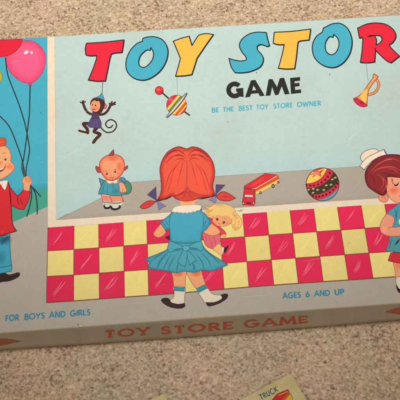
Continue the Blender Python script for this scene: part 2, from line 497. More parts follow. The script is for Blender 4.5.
def lid_mesh():
    R = 0.0011; loops = []
    for z in (0.0009, 0.006, 0.012, 0.018, 0.024, H - R):
        loops.append(rounded_loop(HX, HY, 0.0024, z, True))
    for k in range(1, 6):
        a = math.radians(90 * k / 5)
        i = R * (1 - math.cos(a))
        loops.append(rounded_loop(HX - i, HY - i, max(0.0024 - i, 0.0006), H - R + R * math.sin(a), False))
    n = len(loops[0]); v = [p for L in loops for p in L]; f = []
    for k in range(len(loops) - 1):
        for i in range(n):
            f.append((k * n + i, k * n + (i + 1) % n, (k + 1) * n + (i + 1) % n, (k + 1) * n + i))
    f.append(tuple((len(loops) - 1) * n + i for i in range(n)))
    # inner wall of the board so the lid is a real tray
    inn = [(x * 0.993, y * 0.987, 0.0009) for x, y, z in rounded_loop(HX, HY, 0.0024, 0.0009, False)]; b = len(v)
    v += inn; top = [(x, y, H - 0.003) for x, y, z in inn]; v += top
    for i in range(n):
        f.append((i, b + i, b + (i + 1) % n, (i + 1) % n))
        f.append((b + i, b + n + i, b + n + (i + 1) % n, b + (i + 1) % n))
    f.append(tuple(b + n + i for i in reversed(range(n))))
    me = bpy.data.meshes.new('lid'); me.from_pydata(v, [], f)
    for i, p in enumerate(me.polygons): p.use_smooth = i < (len(loops) - 1) * n
    return me
lid = link('lid', lid_mesh(), box, (PAPER,))
bm = bmesh.new(); bmesh.ops.create_cube(bm, size=1)
for v in bm.verts:
    v.co.x *= 2 * HX * 0.984; v.co.y *= 2 * HY * 0.97; v.co.z = (v.co.z + 0.5) * 0.030
for f in [f for f in bm.faces if f.normal.z > 0.9]: bm.faces.remove(f)
me = bpy.data.meshes.new('tray'); bm.to_mesh(me); bm.free()
link('tray', me, box, (BOARD,))

DK = (48, 46, 52)
RED, BLUE, YEL = (238, 40, 66), (74, 178, 203), (252, 192, 78)
PALE = (193, 213, 209)
CREAM = (243, 224, 199)
PEACH = (246, 172, 126)

# edges of the printed area, a hair inside the rounded rim
def top_y(x): return 39.9 - 0.0612 * x
def low_y(x): return 333.0 - 0.0800 * x

# ---- left panel: sky, hill
p = Plate(box, 0)
p.fill([(-108, top_y(-108)), (47.4, top_y(47.4)), (47.7, 190), (-112, 262)], BLUE, smooth=False)
p.fill([(47.5, 187, 1), (30, 189), (12, 196), (-20, 207), (-60, 222), (-111, 240, 1), (-113, 282, 1), (13, 222.2, 1), (47.6, 206.5, 1)], (70, 168, 146))
p.fade([(47.4, 183), (30, 185), (12, 192), (-20, 203)], [(47.4, 194), (30, 197), (12, 204), (-20, 216)], BLUE, 0.8, 0.0)
p.flush('sky_panel')

# ---- shop window
p = Plate(box, 0)
R_X = 478
p.fill([(47.4, top_y(47.4)), (55.5, top_y(55)), (57, 221), (48, 229)], CREAM, smooth=False)
p.level = 1
p.fill([(54.3, top_y(54.3)), (R_X, top_y(R_X)), (R_X + 20, 190.5), (56, 220.2)], PALE, smooth=False)
p.base(PALE).fade([(56, 219), (131, 182.5), (360, 166.5), (R_X + 16, 158.5)], [(55, 140), (131, 140), (357, 124), (R_X + 10, 114)], (184, 217, 219), 0.6, 0.0, True)
p.fill([(56, 220.3), (97, 200.2), (131, 182.3), (360, 166.4), (R_X + 16, 158.3), (R_X + 20, 190.4)], (184, 173, 160), smooth=False)
p.fade([(56, 220.2), (R_X + 20, 190.3)], [(66, 214), (R_X + 19, 184.5)], (172, 160, 147), 0.6, 0.0, True)
p.line([(131, 182.3), (360, 166.4), (R_X + 16, 158.3)], (150, 158, 152), 0.5, smooth=False, alpha=0.6)
p.line([(56, 220.3), (97, 200.2), (131, 182.3)], (150, 158, 152), 0.5, smooth=False, alpha=0.6)
p.fill([(47.9, 220.5), (56, 220.2), (R_X + 20, 190.2), (R_X + 22, 197.6), (361, 205.4), (146, 220.6), (47.8, 227.6)], CREAM, smooth=False)
p.line([(54.6, top_y(54.6)), (56.2, 220)], (215, 195, 165), 0.5, smooth=False, alpha=0.7)
p.flush('window_display')

# ---- checkered counter
TOPX = [(48, 227), (74, 225.8), (98.7, 224.2), (123.2, 222.4), (146.7, 220.6), (171, 218.8), (195.2, 217), (219, 215.3), (242.6, 213.6),
        (266.4, 212), (290, 210.4), (313.6, 208.7), (337.3, 207), (361, 205.3), (384.6, 203.6), (408, 201.9), (431, 200.2), (454, 198.6), (477, 196.9), (499, 195.3)]
BOTX = [(46.5, 302.5), (73.6, 300.8), (99.4, 298.9), (124.5, 297), (148.7, 295.3), (173.8, 293.4), (199, 291.3), (224, 289), (249, 286.9),
        (273.8, 285), (298.3, 283.2), (323.2, 281.5), (348.5, 279.9), (373, 278.2), (397.4, 276.5), (421, 274.8), (445, 273.1), (469, 271.4), (493, 269.7), (516, 268.1)]
FR = [0, .316, .655, 1]
def gp(i, f):
    a, b = Vector(TOPX[i]), Vector(BOTX[i]); return a + (b - a) * f
p = Plate(box, 0)
n = len(TOPX) - 1
base = p.level
for j in range(3):
    for i in range(n):
        red = (i + j) % 2 == 0
        a, b, c, d = gp(i, FR[j]), gp(i + 1, FR[j]), gp(i + 1, FR[j + 1]), gp(i, FR[j + 1])
        p.level = base
        k = random.uniform(0.97, 1.03)
        if red: p.fill([a, b, c, d], (min(255, 238 * k), 36 * k, 88 * k), smooth=False)
        else: p.fill([a, b, c, d], (min(255, 246 * k), 226 * k, 142 * k), smooth=False)
        # brushed gleam
        u, v = b - a, d - a
        jx, jy = random.uniform(-.05, .05), random.uniform(-.05, .05)
        g = lambda s, t: a + u * (s + jx) + v * (t + jy)
        colr = (250, 150, 165) if red else (248, 234, 178)
        al = 0.62 if red else 0.22
        nst = random.choice((2, 3, 3))
        for q in range(nst):
            o = (q - 1) * 0.032
            s0, s1 = random.uniform(.20, .34), random.uniform(.60, .80)
            p.level = base + 1 + q
            p.line([g(s0 + o, .80 + o - (s0 - .2)), g((s0 + s1) / 2 + o + random.uniform(-.02, .02), .50 + o), g(s1 + o, .22 + o)], colr, random.uniform(0.5, 1.1), alpha=al, taper=True)
for i in range(n + 1):
    p.level = base + 5
    p.line([gp(i, 0), gp(i, 1)], (150, 62, 58), 0.75, smooth=False, alpha=0.85)
for j, f in enumerate(FR):
    p.level = base + 6
    if j: p.line([gp(i, f) for i in range(n + 1)], (142, 70, 52), 0.8, smooth=False, alpha=0.85)
p.line([gp(i, 1.006) for i in range(n + 1)], (120, 98, 60), 0.6, smooth=False, alpha=0.8)
p.flush('checkered_counter')

# ---- title letters
def letter(pts, col, holes=(), extra=(), label=None):
    p = Plate(box, 12)
    p.fill([(q[0] + 0.45, q[1] + 0.5) + tuple(q[2:]) for q in pts], (40, 46, 52), line=(40, 46, 52), lw=0.8, holes=[[(q[0] + 0.3, q[1] + 0.35) + tuple(q[2:]) for q in h] for h in holes])
    p.fill(pts, col, holes=holes, line=(40, 46, 52), lw=1.05)
    for e, w in extra: p.line(e, (60, 30, 36), w, taper=True)
    p.flush('title_letter', label=label)
letter([(86.6, 43.3, 1), (104, 42.2), (123.9, 40, 1), (123.2, 46), (122, 52.4, 1), (112.5, 53.6), (110.4, 57), (108, 68), (105.4, 80.9, 1), (97, 81.2), (88.3, 80, 1), (93, 69), (96.6, 58), (96.4, 55.6, 1), (90, 55.8), (86, 55, 1), (85.2, 49)], RED, label='red letter T at the left end of the title')
letter([(142.6, 41.2, 1), (142.9, 38.4, 1), (148, 37.0), (155, 36.9), (162.8, 40.2), (167.6, 48.5), (166.9, 59), (161, 70), (152, 77.4), (143, 80.2), (133.5, 78), (127, 71), (126.1, 61), (130, 51), (136.5, 44)], BLUE,
       [[(150.8, 47.6, 1), (153.6, 53.5), (151.6, 61), (145.5, 67), (140.5, 66.6), (138.7, 62.5), (140.8, 55.4), (146.5, 50.2), (150, 50.4, 1)]], label='blue letter O between red T and yellow Y')
letter([(173.2, 41.4, 1), (181, 38.4), (189.2, 36.3, 1), (190.3, 40), (192, 45.6, 1), (195, 40.5), (198.8, 35.1, 1), (206, 33.6), (213.3, 34.6, 1), (206, 45), (197, 58.2, 1), (194.6, 66), (191.8, 74.6, 1), (184, 75.8), (175.6, 76.2, 1), (178.2, 67), (180.4, 58.6, 1), (177, 50)], YEL, label='yellow letter Y')
letter([(266.2, 32.6, 1), (267.6, 39), (269.5, 45.6, 1), (267.3, 46.6, 1), (261.5, 44.6), (257.6, 46), (257.6, 50), (261.6, 54.6), (263.4, 60), (260, 67), (250, 71.6), (241, 72.8), (235, 72.5, 1), (231.2, 67), (229, 58.4, 1), (234, 60), (240, 61), (245.6, 60.2), (245.9, 57), (241.6, 51.5), (239.4, 45), (242.4, 38.8), (249.6, 33.9), (257.5, 32.2)], BLUE, label='blue letter S')
letter([(274.3, 32.3, 1), (292, 31.4), (310.6, 29.1, 1), (310, 34), (309, 40, 1), (299.6, 41.2), (297.8, 44), (296.5, 56), (294.6, 68.7, 1), (286, 69), (278.3, 68.2, 1), (281.8, 56), (284.3, 44.6, 1), (278, 44.6), (273.2, 43.2, 1)], YEL, label='yellow letter T before the second O')
letter([(322.4, 32.2, 1), (323.4, 28.2, 1), (332.4, 23.9), (341, 23.8), (348.4, 29.6), (352, 40.6), (350, 53), (343, 63), (333, 67.6), (322, 64.8), (314.2, 57), (312.3, 46), (316, 37)], BLUE,
       [[(333.8, 34.4, 1), (338, 39), (338.8, 46), (335.4, 53), (330, 54.6), (325.8, 50.5), (325.5, 43), (329.2, 37), (332.8, 37.4, 1)]], label='blue letter O beside red R')
letter([(357.6, 28.3, 1), (366, 24.4), (375.5, 23), (385.6, 24.4), (393.4, 29.8), (395.8, 36.5), (392.8, 42.4), (389.4, 45.2), (393.4, 50.4), (399.5, 56.2, 1), (391, 62.8, 1), (386, 60.4), (379, 53.8), (375.6, 50.4, 1), (374.6, 62, 1), (367, 62.8), (360.4, 62.4, 1), (362, 51), (362.8, 39.6), (362.2, 37.4, 1), (359.4, 38, 1)], RED,
       [[(376, 35.4), (380.4, 36.2), (382, 39.5), (379.8, 43), (376.1, 45.2, 1), (376.4, 39.6), (375, 36.6)]],
       [([(367, 36.9), (371, 35.9), (376, 35.3)], 1.7), ([(375.6, 47.6), (375.3, 49), (375.6, 51)], 1.1)], label='red letter R')
letter([(404, 24, 1), (420, 22), (436, 19.6, 1), (435.6, 29, 1), (419, 31, 1), (418.4, 36, 1), (431, 34.6, 1), (430.4, 43, 1), (417.6, 44.4, 1), (417, 49.6, 1), (433, 47.6, 1), (432.4, 57.4, 1), (403, 60.6, 1)], YEL, label='yellow letter E at the right end of the title')

# ---- GAME
p = Plate(box, 12); BK = (42, 42, 40)
l0 = p.level
p.line(arc(234.6, 90, 6.0, 6.1, -42, -352, 26) + [(240.7, 90.6)], BK, 4.7, smooth=False); 
p.level = l0 + 1; p.fill([(236, 88.6), (243.2, 87.9), (243.4, 91.2), (236.2, 92.0)], BK, smooth=False)
p.fill([(238.6, 90), (243.3, 89.6), (243.6, 97.2), (239.8, 96.6)], BK, smooth=False)
p.level = l0
p.fill([(250.9, 80.4), (255.3, 79.9), (264.8, 95.8), (259.9, 96.3), (258.4, 93.3), (251.2, 93.9), (249.8, 97.0), (245, 97.5)], BK, [[(253.5, 85.6), (256.3, 90.1), (252.2, 90.5)]], smooth=False)
p.level = l0
p.fill([(265.6, 96), (268.6, 79.4), (272.3, 79), (277, 87), (279.8, 78.2), (284, 77.7), (289.6, 94), (284.8, 94.6), (281.8, 86.3), (278.4, 94.9), (275.0, 95.2), (272.2, 87.0), (270.4, 95.6)], BK, smooth=False)
p.level = l0
p.fill([(290, 78), (300, 77.1), (300.2, 80.7), (294.5, 81.4), (294.7, 83.3), (299.4, 82.8), (299.6, 86.2), (295, 86.7), (295.2, 90), (301, 89.4), (301.2, 93), (291, 94)], BK, smooth=False)
p.flush('subtitle_lettering', label='heavy black word GAME')

# ---- small wording
p = Plate(box, 12); TX = (88, 180, 202)
def ln(x): return 112.6 - 0.0655 * (x - 212)
for t, a, b in (('BE', 212, 218.6), ('THE', 223.2, 233.4), ('BEST', 239, 252.4), ('TOY', 256.6, 268.2), ('STORE', 273.6, 292.4), ('OWNER', 297.2, 320.8)):
    p.level = 12; word(p, t, (a, ln(a)), (b, ln(b)), 4.7, TX, 0.23, 0.2, up=(-0.02, -1))
p.flush('slogan_lettering', label='small light blue slogan line')
p = Plate(box, 12); TX2 = (52, 144, 174)
def ln2(x): return 321.2 - 0.074 * (x - 5)
for t, a, b in (('FOR', 5.6, 18.8), ('BOYS', 24.8, 44.4), ('AND', 49.2, 65.2), ('GIRLS', 70.4, 90)):
    p.level = 12; word(p, t, (a, ln2(a)), (b, ln2(b)), 5.7, TX2, 0.22, 0.17, up=(0.03, -1))
p.flush('audience_lettering', label='blue wording FOR BOYS AND GIRLS')
p = Plate(box, 12)
def ln3(x): return 298.6 - 0.066 * (x - 283)
for t, a, b in (('AGES', 283, 300.8), ('6', 305.8, 309.6), ('AND', 314.6, 329.8), ('UP', 335, 344.2)):
    p.level = 12; word(p, t, (a, ln3(a)), (b, ln3(b)), 5.6, TX2, 0.22, 0.17, up=(-0.06, -1))
p.flush('age_lettering', label='blue wording AGES 6 AND UP')

# ---- balloons
def balloon(pts, col, dark, hi, knot, label, line=(150, 60, 80), lv=14):
    p = Plate(box, lv)
    p.fill(pts, col, line=line, lw=0.5)
    if lv == 14: p.shade_edge(pts, dark, 7, 0.5)
    for (x, y, rx, ry, r) in hi: p.dot(x, y, rx, (252, 226, 214), ry, r)
    if knot: p.fill(knot, dark, line=line, lw=0.4)
    p.flush('balloon_print', label=label)
balloon([(27, 40.4), (37, 43.2), (43.6, 51), (45.6, 60), (43, 71), (37, 79.5), (30, 83.4), (20, 80.8), (11, 73), (6.6, 64), (6.4, 56), (10, 50), (18, 43)], (243, 98, 142), (232, 62, 118),
        [(26.2, 52.4, 2.6, 1.6, -0.6), (31.6, 52.6, 1.2, 1.5, -0.5)], [(30, 83.2), (31.6, 85.6), (28.4, 85.6)], 'pink balloon')
balloon([(22.6, 39.0, 1), (20, 46), (15, 51.6), (8, 55.4), (0, 57), (-10, 55), (-18, 49), (-24.5, 41.6, 1), (0, 40.2, 1)], (234, 38, 60), (222, 24, 48), [], None, 'red balloon cut by the lid edge', (150, 20, 40), 34)
balloon([(2, 77), (-1, 84), (-8, 87.4), (-15, 84), (-18, 76), (-15, 69), (-8, 65.8), (-1, 69.6)], (206, 208, 84), (170, 180, 60), [], None, 'yellow balloon', (120, 110, 50))

# ---- boy
p = Plate(box, 24); b = None
ST = (46, 54, 56)
for q in ([(30.2, 85.6), (29.8, 100), (29.4, 114), (27.6, 129), (26.6, 138), (24.6, 152), (23.0, 165), (24.6, 177)],
          [(5.5, 57.6), (7.6, 74), (13, 89), (19.5, 106), (25, 124), (27.8, 138), (29.6, 149), (28.6, 157), (26.4, 168), (25.8, 177)],
          [(-6, 110), (0, 116.2), (9.5, 127), (17.4, 146), (22.8, 162.6), (25, 177)],
          [(30.6, 185), (31.6, 196), (30, 205), (26.8, 216.6)], [(31, 185.6), (35.2, 193), (37, 203), (37.2, 214.4)], [(31, 186), (36, 191), (40.8, 196.8)]):
    p.line(q, ST, 1.15)
p.line([(22.4, 163), (22.6, 170), (25.2, 178)], (70, 96, 80), 2.2)
strings = p
body = [(7.6, 181.4, 1), (10, 187.6), (11.2, 198), (11.4, 209), (12, 220), (13.4, 226), (16.6, 231, 1), (8, 233.6), (0, 236), (-14, 238), (-26, 236, 1), (-22, 215), (-21, 195), (-15, 184)]
bo = Plate(box, strings.level + 1)
bo.v, bo.f, bo.c, bo.m = [], [], [], []
slv = [(9.2, 186.4, 1), (13.6, 191.6), (18, 195.6), (23.6, 189.6, 1), (30.2, 191.6, 1), (29.4, 198), (26.6, 204.6), (23.8, 209.6, 1), (17.6, 208.6), (11, 205, 1)]
JK = (226, 42, 56)
bo.fill(body, JK, line=(90, 24, 34), lw=0.9)
bo.fill(slv, JK, line=(110, 24, 34), lw=0.7)
bo.line([(18.2, 195.8), (17.6, 200), (19.4, 206)], (120, 22, 34), 1.0, taper=True)
bo.line([(19.6, 198), (22, 203), (23, 206)], (120, 22, 34), 0.8, taper=True)
bo.line([(9.4, 187), (10.4, 197), (11.2, 205.4)], (96, 20, 30), 1.4, taper=True)
boy = bo.flush('boy_illustration', label='boy in a red jacket holding balloon strings')
strings.flush('balloon_strings', boy)
p.level = bo.level
pants = [(-24, 235), (0, 235.6), (10.2, 234.6, 1), (9.8, 240), (10.2, 250), (11.4, 264), (12.1, 265.4, 1), (11.5, 271, 1), (0, 273.6), (-12, 275, 1), (-14, 258)]
p.level = 22
p.fill(pants, (68, 172, 204), line=(40, 96, 116), lw=0.6)
p.blush(3, 240, 10, 6, (40, 66, 84), 0.85); p.blush(1, 258, 6, 9, (44, 110, 134), 0.5)
for k in range(3): p.line([(1 + 3 * k, 246 - 2.4 * k), (4 + 2.4 * k, 240 - k), (8.6 + .4 * k, 236)], (36, 60, 78), 0.8, taper=True)
p.line([(-13, 269.6), (0, 267.7), (11.8, 265.4)], (40, 110, 136), 0.7)
p.flush('trousers', boy)
p.level = 21
p.fill([(-4, 274), (0, 273.4), (5, 273), (8.8, 274.6), (13.8, 273.6), (18.4, 272.3), (20.1, 274.2), (17.6, 277.6), (10, 281), (2.4, 282), (-4, 283)], (50, 32, 32))
p.line([(9, 276), (14, 275), (18, 273.6)], (110, 80, 76), 0.4, alpha=0.6)
p.flush('shoe', boy)
p.level = 60
hand = [(23, 178.6), (22.3, 182), (23.7, 184.6), (24, 190), (29.2, 191, 1), (30, 186), (31.8, 182.6), (30.8, 178.8), (28.2, 176), (25.6, 176.6)]
p.fill(hand, PEACH, line=(190, 100, 60), lw=0.5)
p.blush(26.4, 180, 3, 3, (236, 120, 80), 0.5)
for q in ([(25.4, 177), (26.4, 180), (25.8, 182)], [(28, 176.6), (28.8, 179.4), (28.4, 182)], [(30, 178.6), (30, 181), (29.2, 183)]): p.line(q, (206, 112, 74), 0.5)
p.flush('hand', boy)
p.level = 60
face = [(-14, 148), (-8, 145), (0, 145), (6, 146.6), (10, 151), (11.2, 157), (10.8, 161.6), (13.8, 164.4), (14.6, 167.6), (12.6, 171.4), (8.6, 175), (2.4, 178.8), (-6, 180), (-14, 176), (-19, 166), (-18, 155)]
p.fill(face, (250, 178, 128), line=(176, 92, 58), lw=0.6)
p.blush(9.6, 166.6, 5, 4.2, (240, 112, 70), 0.8); p.blush(-12, 168, 5, 4.2, (240, 112, 70), 0.8); p.blush(0.6, 163, 2.6, 2.4, (236, 104, 60), 0.8)
p.fill([(-6, 170), (0, 169.4), (3, 168), (5.8, 166, 1), (5, 168.6), (2, 171.4), (-2, 172.2), (-5.6, 171.4)], (142, 34, 34))
p.fill([(-4, 169.9), (0, 169.3), (4.6, 167.2, 1), (3, 169.3), (-1, 170.6)], (246, 232, 220))
p.line([(5, 165), (6.2, 166.2)], (150, 60, 40), 0.5)
p.dot(5.4, 159.4, 1.15, (40, 58, 92), 1.3); p.dot(-4, 160, 1.15, (40, 58, 92), 1.3); p.dot(5.1, 158.9, 0.35, (240, 240, 240))
p.line([(3, 153.6), (4.2, 152.9), (5.2, 153.4)], (176, 90, 56), 0.7); p.line([(-6, 154), (-4.6, 153.2), (-3, 153.6)], (176, 90, 56), 0.7)
p.flush('face', boy)
p.level = 90
p.fill([(-13, 149), (-8, 142), (-2, 138.6), (3, 137.8), (5.9, 139, 1), (6, 144), (3.8, 146, 1), (-2, 147), (-8, 147.4)], (228, 88, 50), line=(150, 56, 34), lw=0.5)
p.blush(0, 141, 5, 3, (244, 130, 80), 0.6)
p.line([(-4, 141), (1, 140), (5, 141.6)], (180, 60, 36), 0.5, taper=True)
p.flush('hair', boy)
p.level = 90
p.fill([(-6, 181), (0, 181.2), (7, 180.2, 1), (7.8, 181.4), (6.8, 186), (5, 190.6, 1), (2.6, 188), (0, 184), (-6, 183.5)], (246, 234, 216), line=(150, 110, 90), lw=0.4)
p.flush('collar', boy)

# ---- monkey
p = Plate(box, 20); BR = (76, 42, 36)
p.line([(102.1, 94), (102.8, 81.6)], (60, 110, 128), 0.7, smooth=False)
p.line(Z(75, 90, 8, [(200, 285), (222, 318), (258, 340), (304, 331), (332, 292), (322, 256), (291, 238), (261, 247), (245, 272), (259, 297), (285, 300), (301, 283)]), BR, 1.35)
p.line(Z(75, 90, 8, [(145, 198), (108, 184), (82, 152), (70, 122), (62, 100)]), BR, 2.5)
for q in ([(62, 108), (42, 97)], [(62, 106), (58, 88)], [(66, 108), (84, 93)], [(64, 106), (70, 86)]): p.line(Z(75, 90, 8, q), BR, 1.2, smooth=False)
p.line(Z(75, 90, 8, [(185, 198), (232, 192), (264, 162), (284, 122)]), BR, 2.5)
for q in ([(284, 122), (276, 108)], [(284, 120), (296, 94)], [(286, 120), (322, 98)], [(286, 124), (322, 114)]): p.line(Z(75, 90, 8, q), BR, 1.5, smooth=False)
p.line(Z(75, 90, 8, [(124, 272), (92, 268), (68, 270), (76, 286), (98, 314), (102, 342)]), BR, 3.2)
p.line(Z(75, 90, 8, [(104, 340), (70, 336), (34, 326)]), BR, 2.1)
p.line([(97, 128), (94, 131.2), (96, 132.6), (100, 134.2), (98.6, 136.4), (96, 139), (93.8, 142)], BR, 3.1)
p.line([(96, 138.8), (94.6, 141), (93.2, 142.8)], BR, 2.3)
p.fill(Z(75, 90, 8, [(142, 176), (186, 180), (192, 210), (196, 240), (128, 240), (136, 206)]), (84, 60, 92))
monkey = p.flush('monkey_illustration', label='brown monkey in a purple skirt hanging from a string')
p.level = 78
tutu = Z(75, 90, 8, [(132, 232), (116, 250), (104, 286), (122, 300), (140, 300), (158, 309), (180, 303), (202, 304), (211, 276), (196, 234)])
p.fill(tutu, (98, 78, 128), line=(62, 48, 88), lw=0.5)
for q in ([(150, 240), (128, 296)], [(165, 240), (160, 304)], [(180, 240), (198, 300)], [(140, 244), (112, 282)]): p.line(Z(75, 90, 8, q), (66, 50, 92), 0.5, smooth=False)
p.flush('skirt', monkey)
p.level = 88
p.dot(104.3, 106.2, 2.3, (226, 100, 108), 2.6, line=(120, 50, 50), lw=0.5)
p.fill(Z(75, 90, 8, [(122, 102), (135, 76), (160, 62), (195, 62), (226, 78), (240, 106), (228, 152), (205, 186), (160, 184), (134, 166), (126, 132)]), BR)
p.fill(Z(75, 90, 8, [(136, 96), (158, 84), (172, 92), (192, 90), (202, 124), (192, 160), (166, 176), (140, 166), (118, 152), (124, 132)]), (242, 156, 112))
p.blush(93.4, 109, 2.4, 1.8, (234, 96, 80), 0.7); p.blush(98, 108.6, 2, 1.8, (234, 96, 80), 0.6)
p.dot(95.5, 105.7, 0.6, (36, 20, 20), 0.9); p.dot(92.5, 105.1, 0.5, (36, 20, 20), 0.8)
p.line(Z(75, 90, 8, [(136, 152), (150, 160), (168, 152)]), (150, 50, 44), 0.6)
p.flush('head', monkey)
p.level = 104
p.fill(Z(75, 90, 8, [(168, 62, 1), (196, 46), (214, 26, 1), (226, 50), (236, 86, 1), (204, 70)]), (84, 164, 186), line=(44, 96, 116), lw=0.5)
p.flush('party_hat', monkey)

# ---- spinning top
p = Plate(box, 20)
p.line([(176.9, 77.4), (177.3, 88), (177.8, 96.6)], (148, 168, 170), 0.45)
p.line([(161.5, 92.2), (168.6, 98.4)], (62, 52, 60), 1.5, smooth=False)
p.line([(184.6, 111.8), (189.4, 115.2)], (62, 52, 60), 1.5, smooth=False)
axc = Vector((176.6, 105.2)); ax = Vector((.77, .64)); pr = Vector((.64, -.77))
def slab(u0, u1, R=10.1, sq=1.02):
    a, b_ = [], []
    N = 10
    for k in range(N + 1):
        u = u0 + (u1 - u0) * k / N; w = math.sqrt(max(0, R * R - u * u)) * sq
        a.append((u, w)); b_.append((u, -w))
    out = []
    curve = lambda w: -1.6 * (1 - (w / R) ** 2)
    L = []
    for k in range(9): w = a[0][1] * (1 - 2 * k / 8); L.append((u0 + curve(w) * 0, w))
    pts = [(u, w) for u, w in b_] + [(u, w) for u, w in reversed(a)]
    return [axc + ax * u + pr * w for u, w in pts]
l0 = p.level
for u0, u1, c in ((-10.1, -5.4, (226, 48, 66)), (-5.4, -3.0, (250, 210, 96)), (-3.0, 0.2, (96, 140, 74)), (1.6, 4.6, (250, 206, 92)), (4.6, 6.8, (232, 70, 62)), (6.8, 8.4, (250, 196, 84)), (8.4, 10.1, (214, 50, 62))):
    p.level = l0; p.fill(slab(u0, u1), c, smooth=False)
p.level = l0 + 1
p.line([v for v in circ(axc.x, axc.y, 10.1)], (150, 60, 50), 0.5, smooth=False, closed=True)
p.blush(170.6, 99.6, 3.4, 2.6, (246, 120, 130), 0.7)
a, b_ = axc + pr * 15.4, axc - pr * 15.4
disc = [a + ax * -0.4, axc + ax * -1.0 + pr * 8, axc - ax * 1.2, axc + ax * -1.0 - pr * 8, b_ + ax * -0.4, b_ + ax * 1.0, axc + ax * 2.0 - pr * 8, axc + ax * 2.3, axc + ax * 2.0 + pr * 8, a + ax * 1.0]
p.fill([tuple(v) for v in disc], (222, 216, 206), line=(70, 60, 84), lw=0.6)
p.line([tuple(v) for v in (b_ + ax * 0.7, axc + ax * 1.7 - pr * 8, axc + ax * 1.9, axc + ax * 1.7 + pr * 8, a + ax * 0.7)], (82, 66, 100), 1.1)
p.line([tuple(v) for v in (b_ + ax * 0.2, axc + ax * -0.2 - pr * 8, axc - ax * 0.3, axc + ax * -0.2 + pr * 8, a + ax * 0.2)], (160, 156, 150), 0.5)
top_ = p.flush('spinning_top_illustration', label='striped spinning top with red knob')
p.level = 20
p.dot(159.3, 90.6, 4.2, (226, 46, 58), line=(150, 30, 40), lw=0.5); p.blush(158.4, 89.6, 2.2, 1.8, (250, 130, 120), 0.8)
p.flush('knob', top_)

# ---- trumpet
p = Plate(box, 20)
p.line([(366.4, 62.6), (367, 72), (368.2, 81)], (120, 164, 176), 0.6)
p.line(Z(350, 65, 8, [(208, 112), (228, 140), (224, 186), (196, 222), (152, 238)]), (168, 84, 54), 2.9)
p.line(Z(350, 65, 8, [(208, 112), (228, 140), (224, 186), (196, 222), (152, 238)]), (242, 158, 108), 1.8)
p.fill(Z(350, 65, 8, [(192, 70, 1), (226, 92, 1), (214, 110, 1), (180, 152), (152, 198), (140, 250), (137, 326, 1), (30, 270, 1), (76, 244), (112, 204), (142, 160), (184, 104, 1), (184, 88, 1)]), (240, 150, 86), line=(158, 74, 48), lw=0.7)
p.fill(Z(350, 65, 8, [(76, 256), (108, 224), (136, 190), (138, 236), (130, 290), (116, 300), (90, 276)]), (250, 200, 92))
p.blush(363.6, 93, 3, 5, (252, 216, 120), 0.8, 0.6)
p.line(Z(350, 65, 8, [(150, 176), (176, 134), (204, 96)]), (252, 204, 150), 0.7)
tr = p.flush('trumpet_illustration', label='orange toy trumpet')
p.level = 40
p.fill(Z(350, 65, 8, [(28, 268), (50, 264), (86, 284), (120, 308), (138, 328), (100, 336), (60, 318), (36, 292)]), (214, 44, 74), line=(150, 40, 50), lw=0.5)
p.blush(361.4, 102.6, 2.8, 1.6, (120, 24, 44), 0.7, 0.5)
p.flush('bell', tr)

# ---- toy doll sitting on the shelf
p = Plate(box, 20)
gb = circ(125.8, 187.4, 5.7, 7.0, -0.25)
p.fill(gb, (84, 146, 118), line=(48, 92, 90), lw=0.7)
p.blush(124.6, 185, 3.4, 4, (112, 172, 140), 0.7)
p.fill([(99.2, 178.3, 1), (103.4, 180.4), (105.4, 182.4, 1), (102, 188), (100.6, 184)], (84, 150, 172), line=(78, 84, 124), lw=0.8)
p.fill([(124.8, 178.4, 1), (121, 177.6), (118, 180, 1), (122, 184), (125.4, 182.6)], (84, 150, 172), line=(78, 84, 124), lw=0.8)
dr = [(104.6, 180.4, 1), (108.6, 182.4), (112.8, 183), (117, 181.6), (120.4, 179.8, 1), (123.6, 182.6), (125.4, 187), (126.6, 193.2, 1), (122, 195.2), (114, 195.8), (105.6, 194.4), (98.6, 194, 1), (99.6, 189.6), (101.8, 185)]
p.fill(dr, (74, 158, 170), line=(48, 92, 104), lw=0.7)
p.blush(107.6, 188.4, 4.6, 5, (84, 180, 210), 0.9); p.blush(116, 191, 4, 4, (60, 138, 150), 0.6)
for q in ([(104, 184), (103, 189), (101.6, 193.4)], [(108, 185), (107.4, 190), (107, 194)], [(120, 192), (121.4, 194), (122, 195)]): p.line(q, (50, 110, 124), 0.5, taper=True)
p.line(Z(90, 175, 8, [(182, 70), (186, 110), (180, 150)]), (50, 110, 124), 0.5)
p.fill([(107, 176), (118, 174), (118.4, 182.6), (112.4, 183.4), (106.4, 182.4)], (240, 140, 104))
doll = p.flush('toddler_doll_illustration', label='toddler doll in a teal smock standing on the shelf')
p.level = 16
p.fill(Z(90, 175, 8, [(92, 145), (165, 148), (245, 160), (258, 190), (262, 214), (240, 218), (112, 222), (100, 190)]), (244, 150, 118), line=(160, 80, 74), lw=0.5)
p.fill(Z(90, 175, 8, [(96, 148), (165, 146), (178, 160), (140, 168), (100, 160)]), (248, 232, 214))
p.blush(106, 197, 5, 4, (226, 80, 88), 0.7); p.line(Z(90, 175, 8, [(155, 168), (170, 195), (176, 216)]), (170, 80, 74), 0.7)
p.line(Z(90, 175, 8, [(248, 166), (262, 190), (268, 214)]), (190, 84, 84), 0.8)
p.fill(Z(90, 175, 8, [(112, 214), (168, 218), (172, 240), (112, 244)]), (232, 224, 206))
p.fill(Z(90, 175, 8, [(180, 222), (246, 212), (256, 236), (182, 248)]), (232, 224, 206))
p.line(Z(90, 175, 8, [(112, 222), (140, 220), (170, 226)]), (86, 160, 146), 1.3); p.line(Z(90, 175, 8, [(182, 228), (214, 226), (248, 220)]), (86, 160, 146), 1.3)
p.flush('legs', doll)
p.level = 30
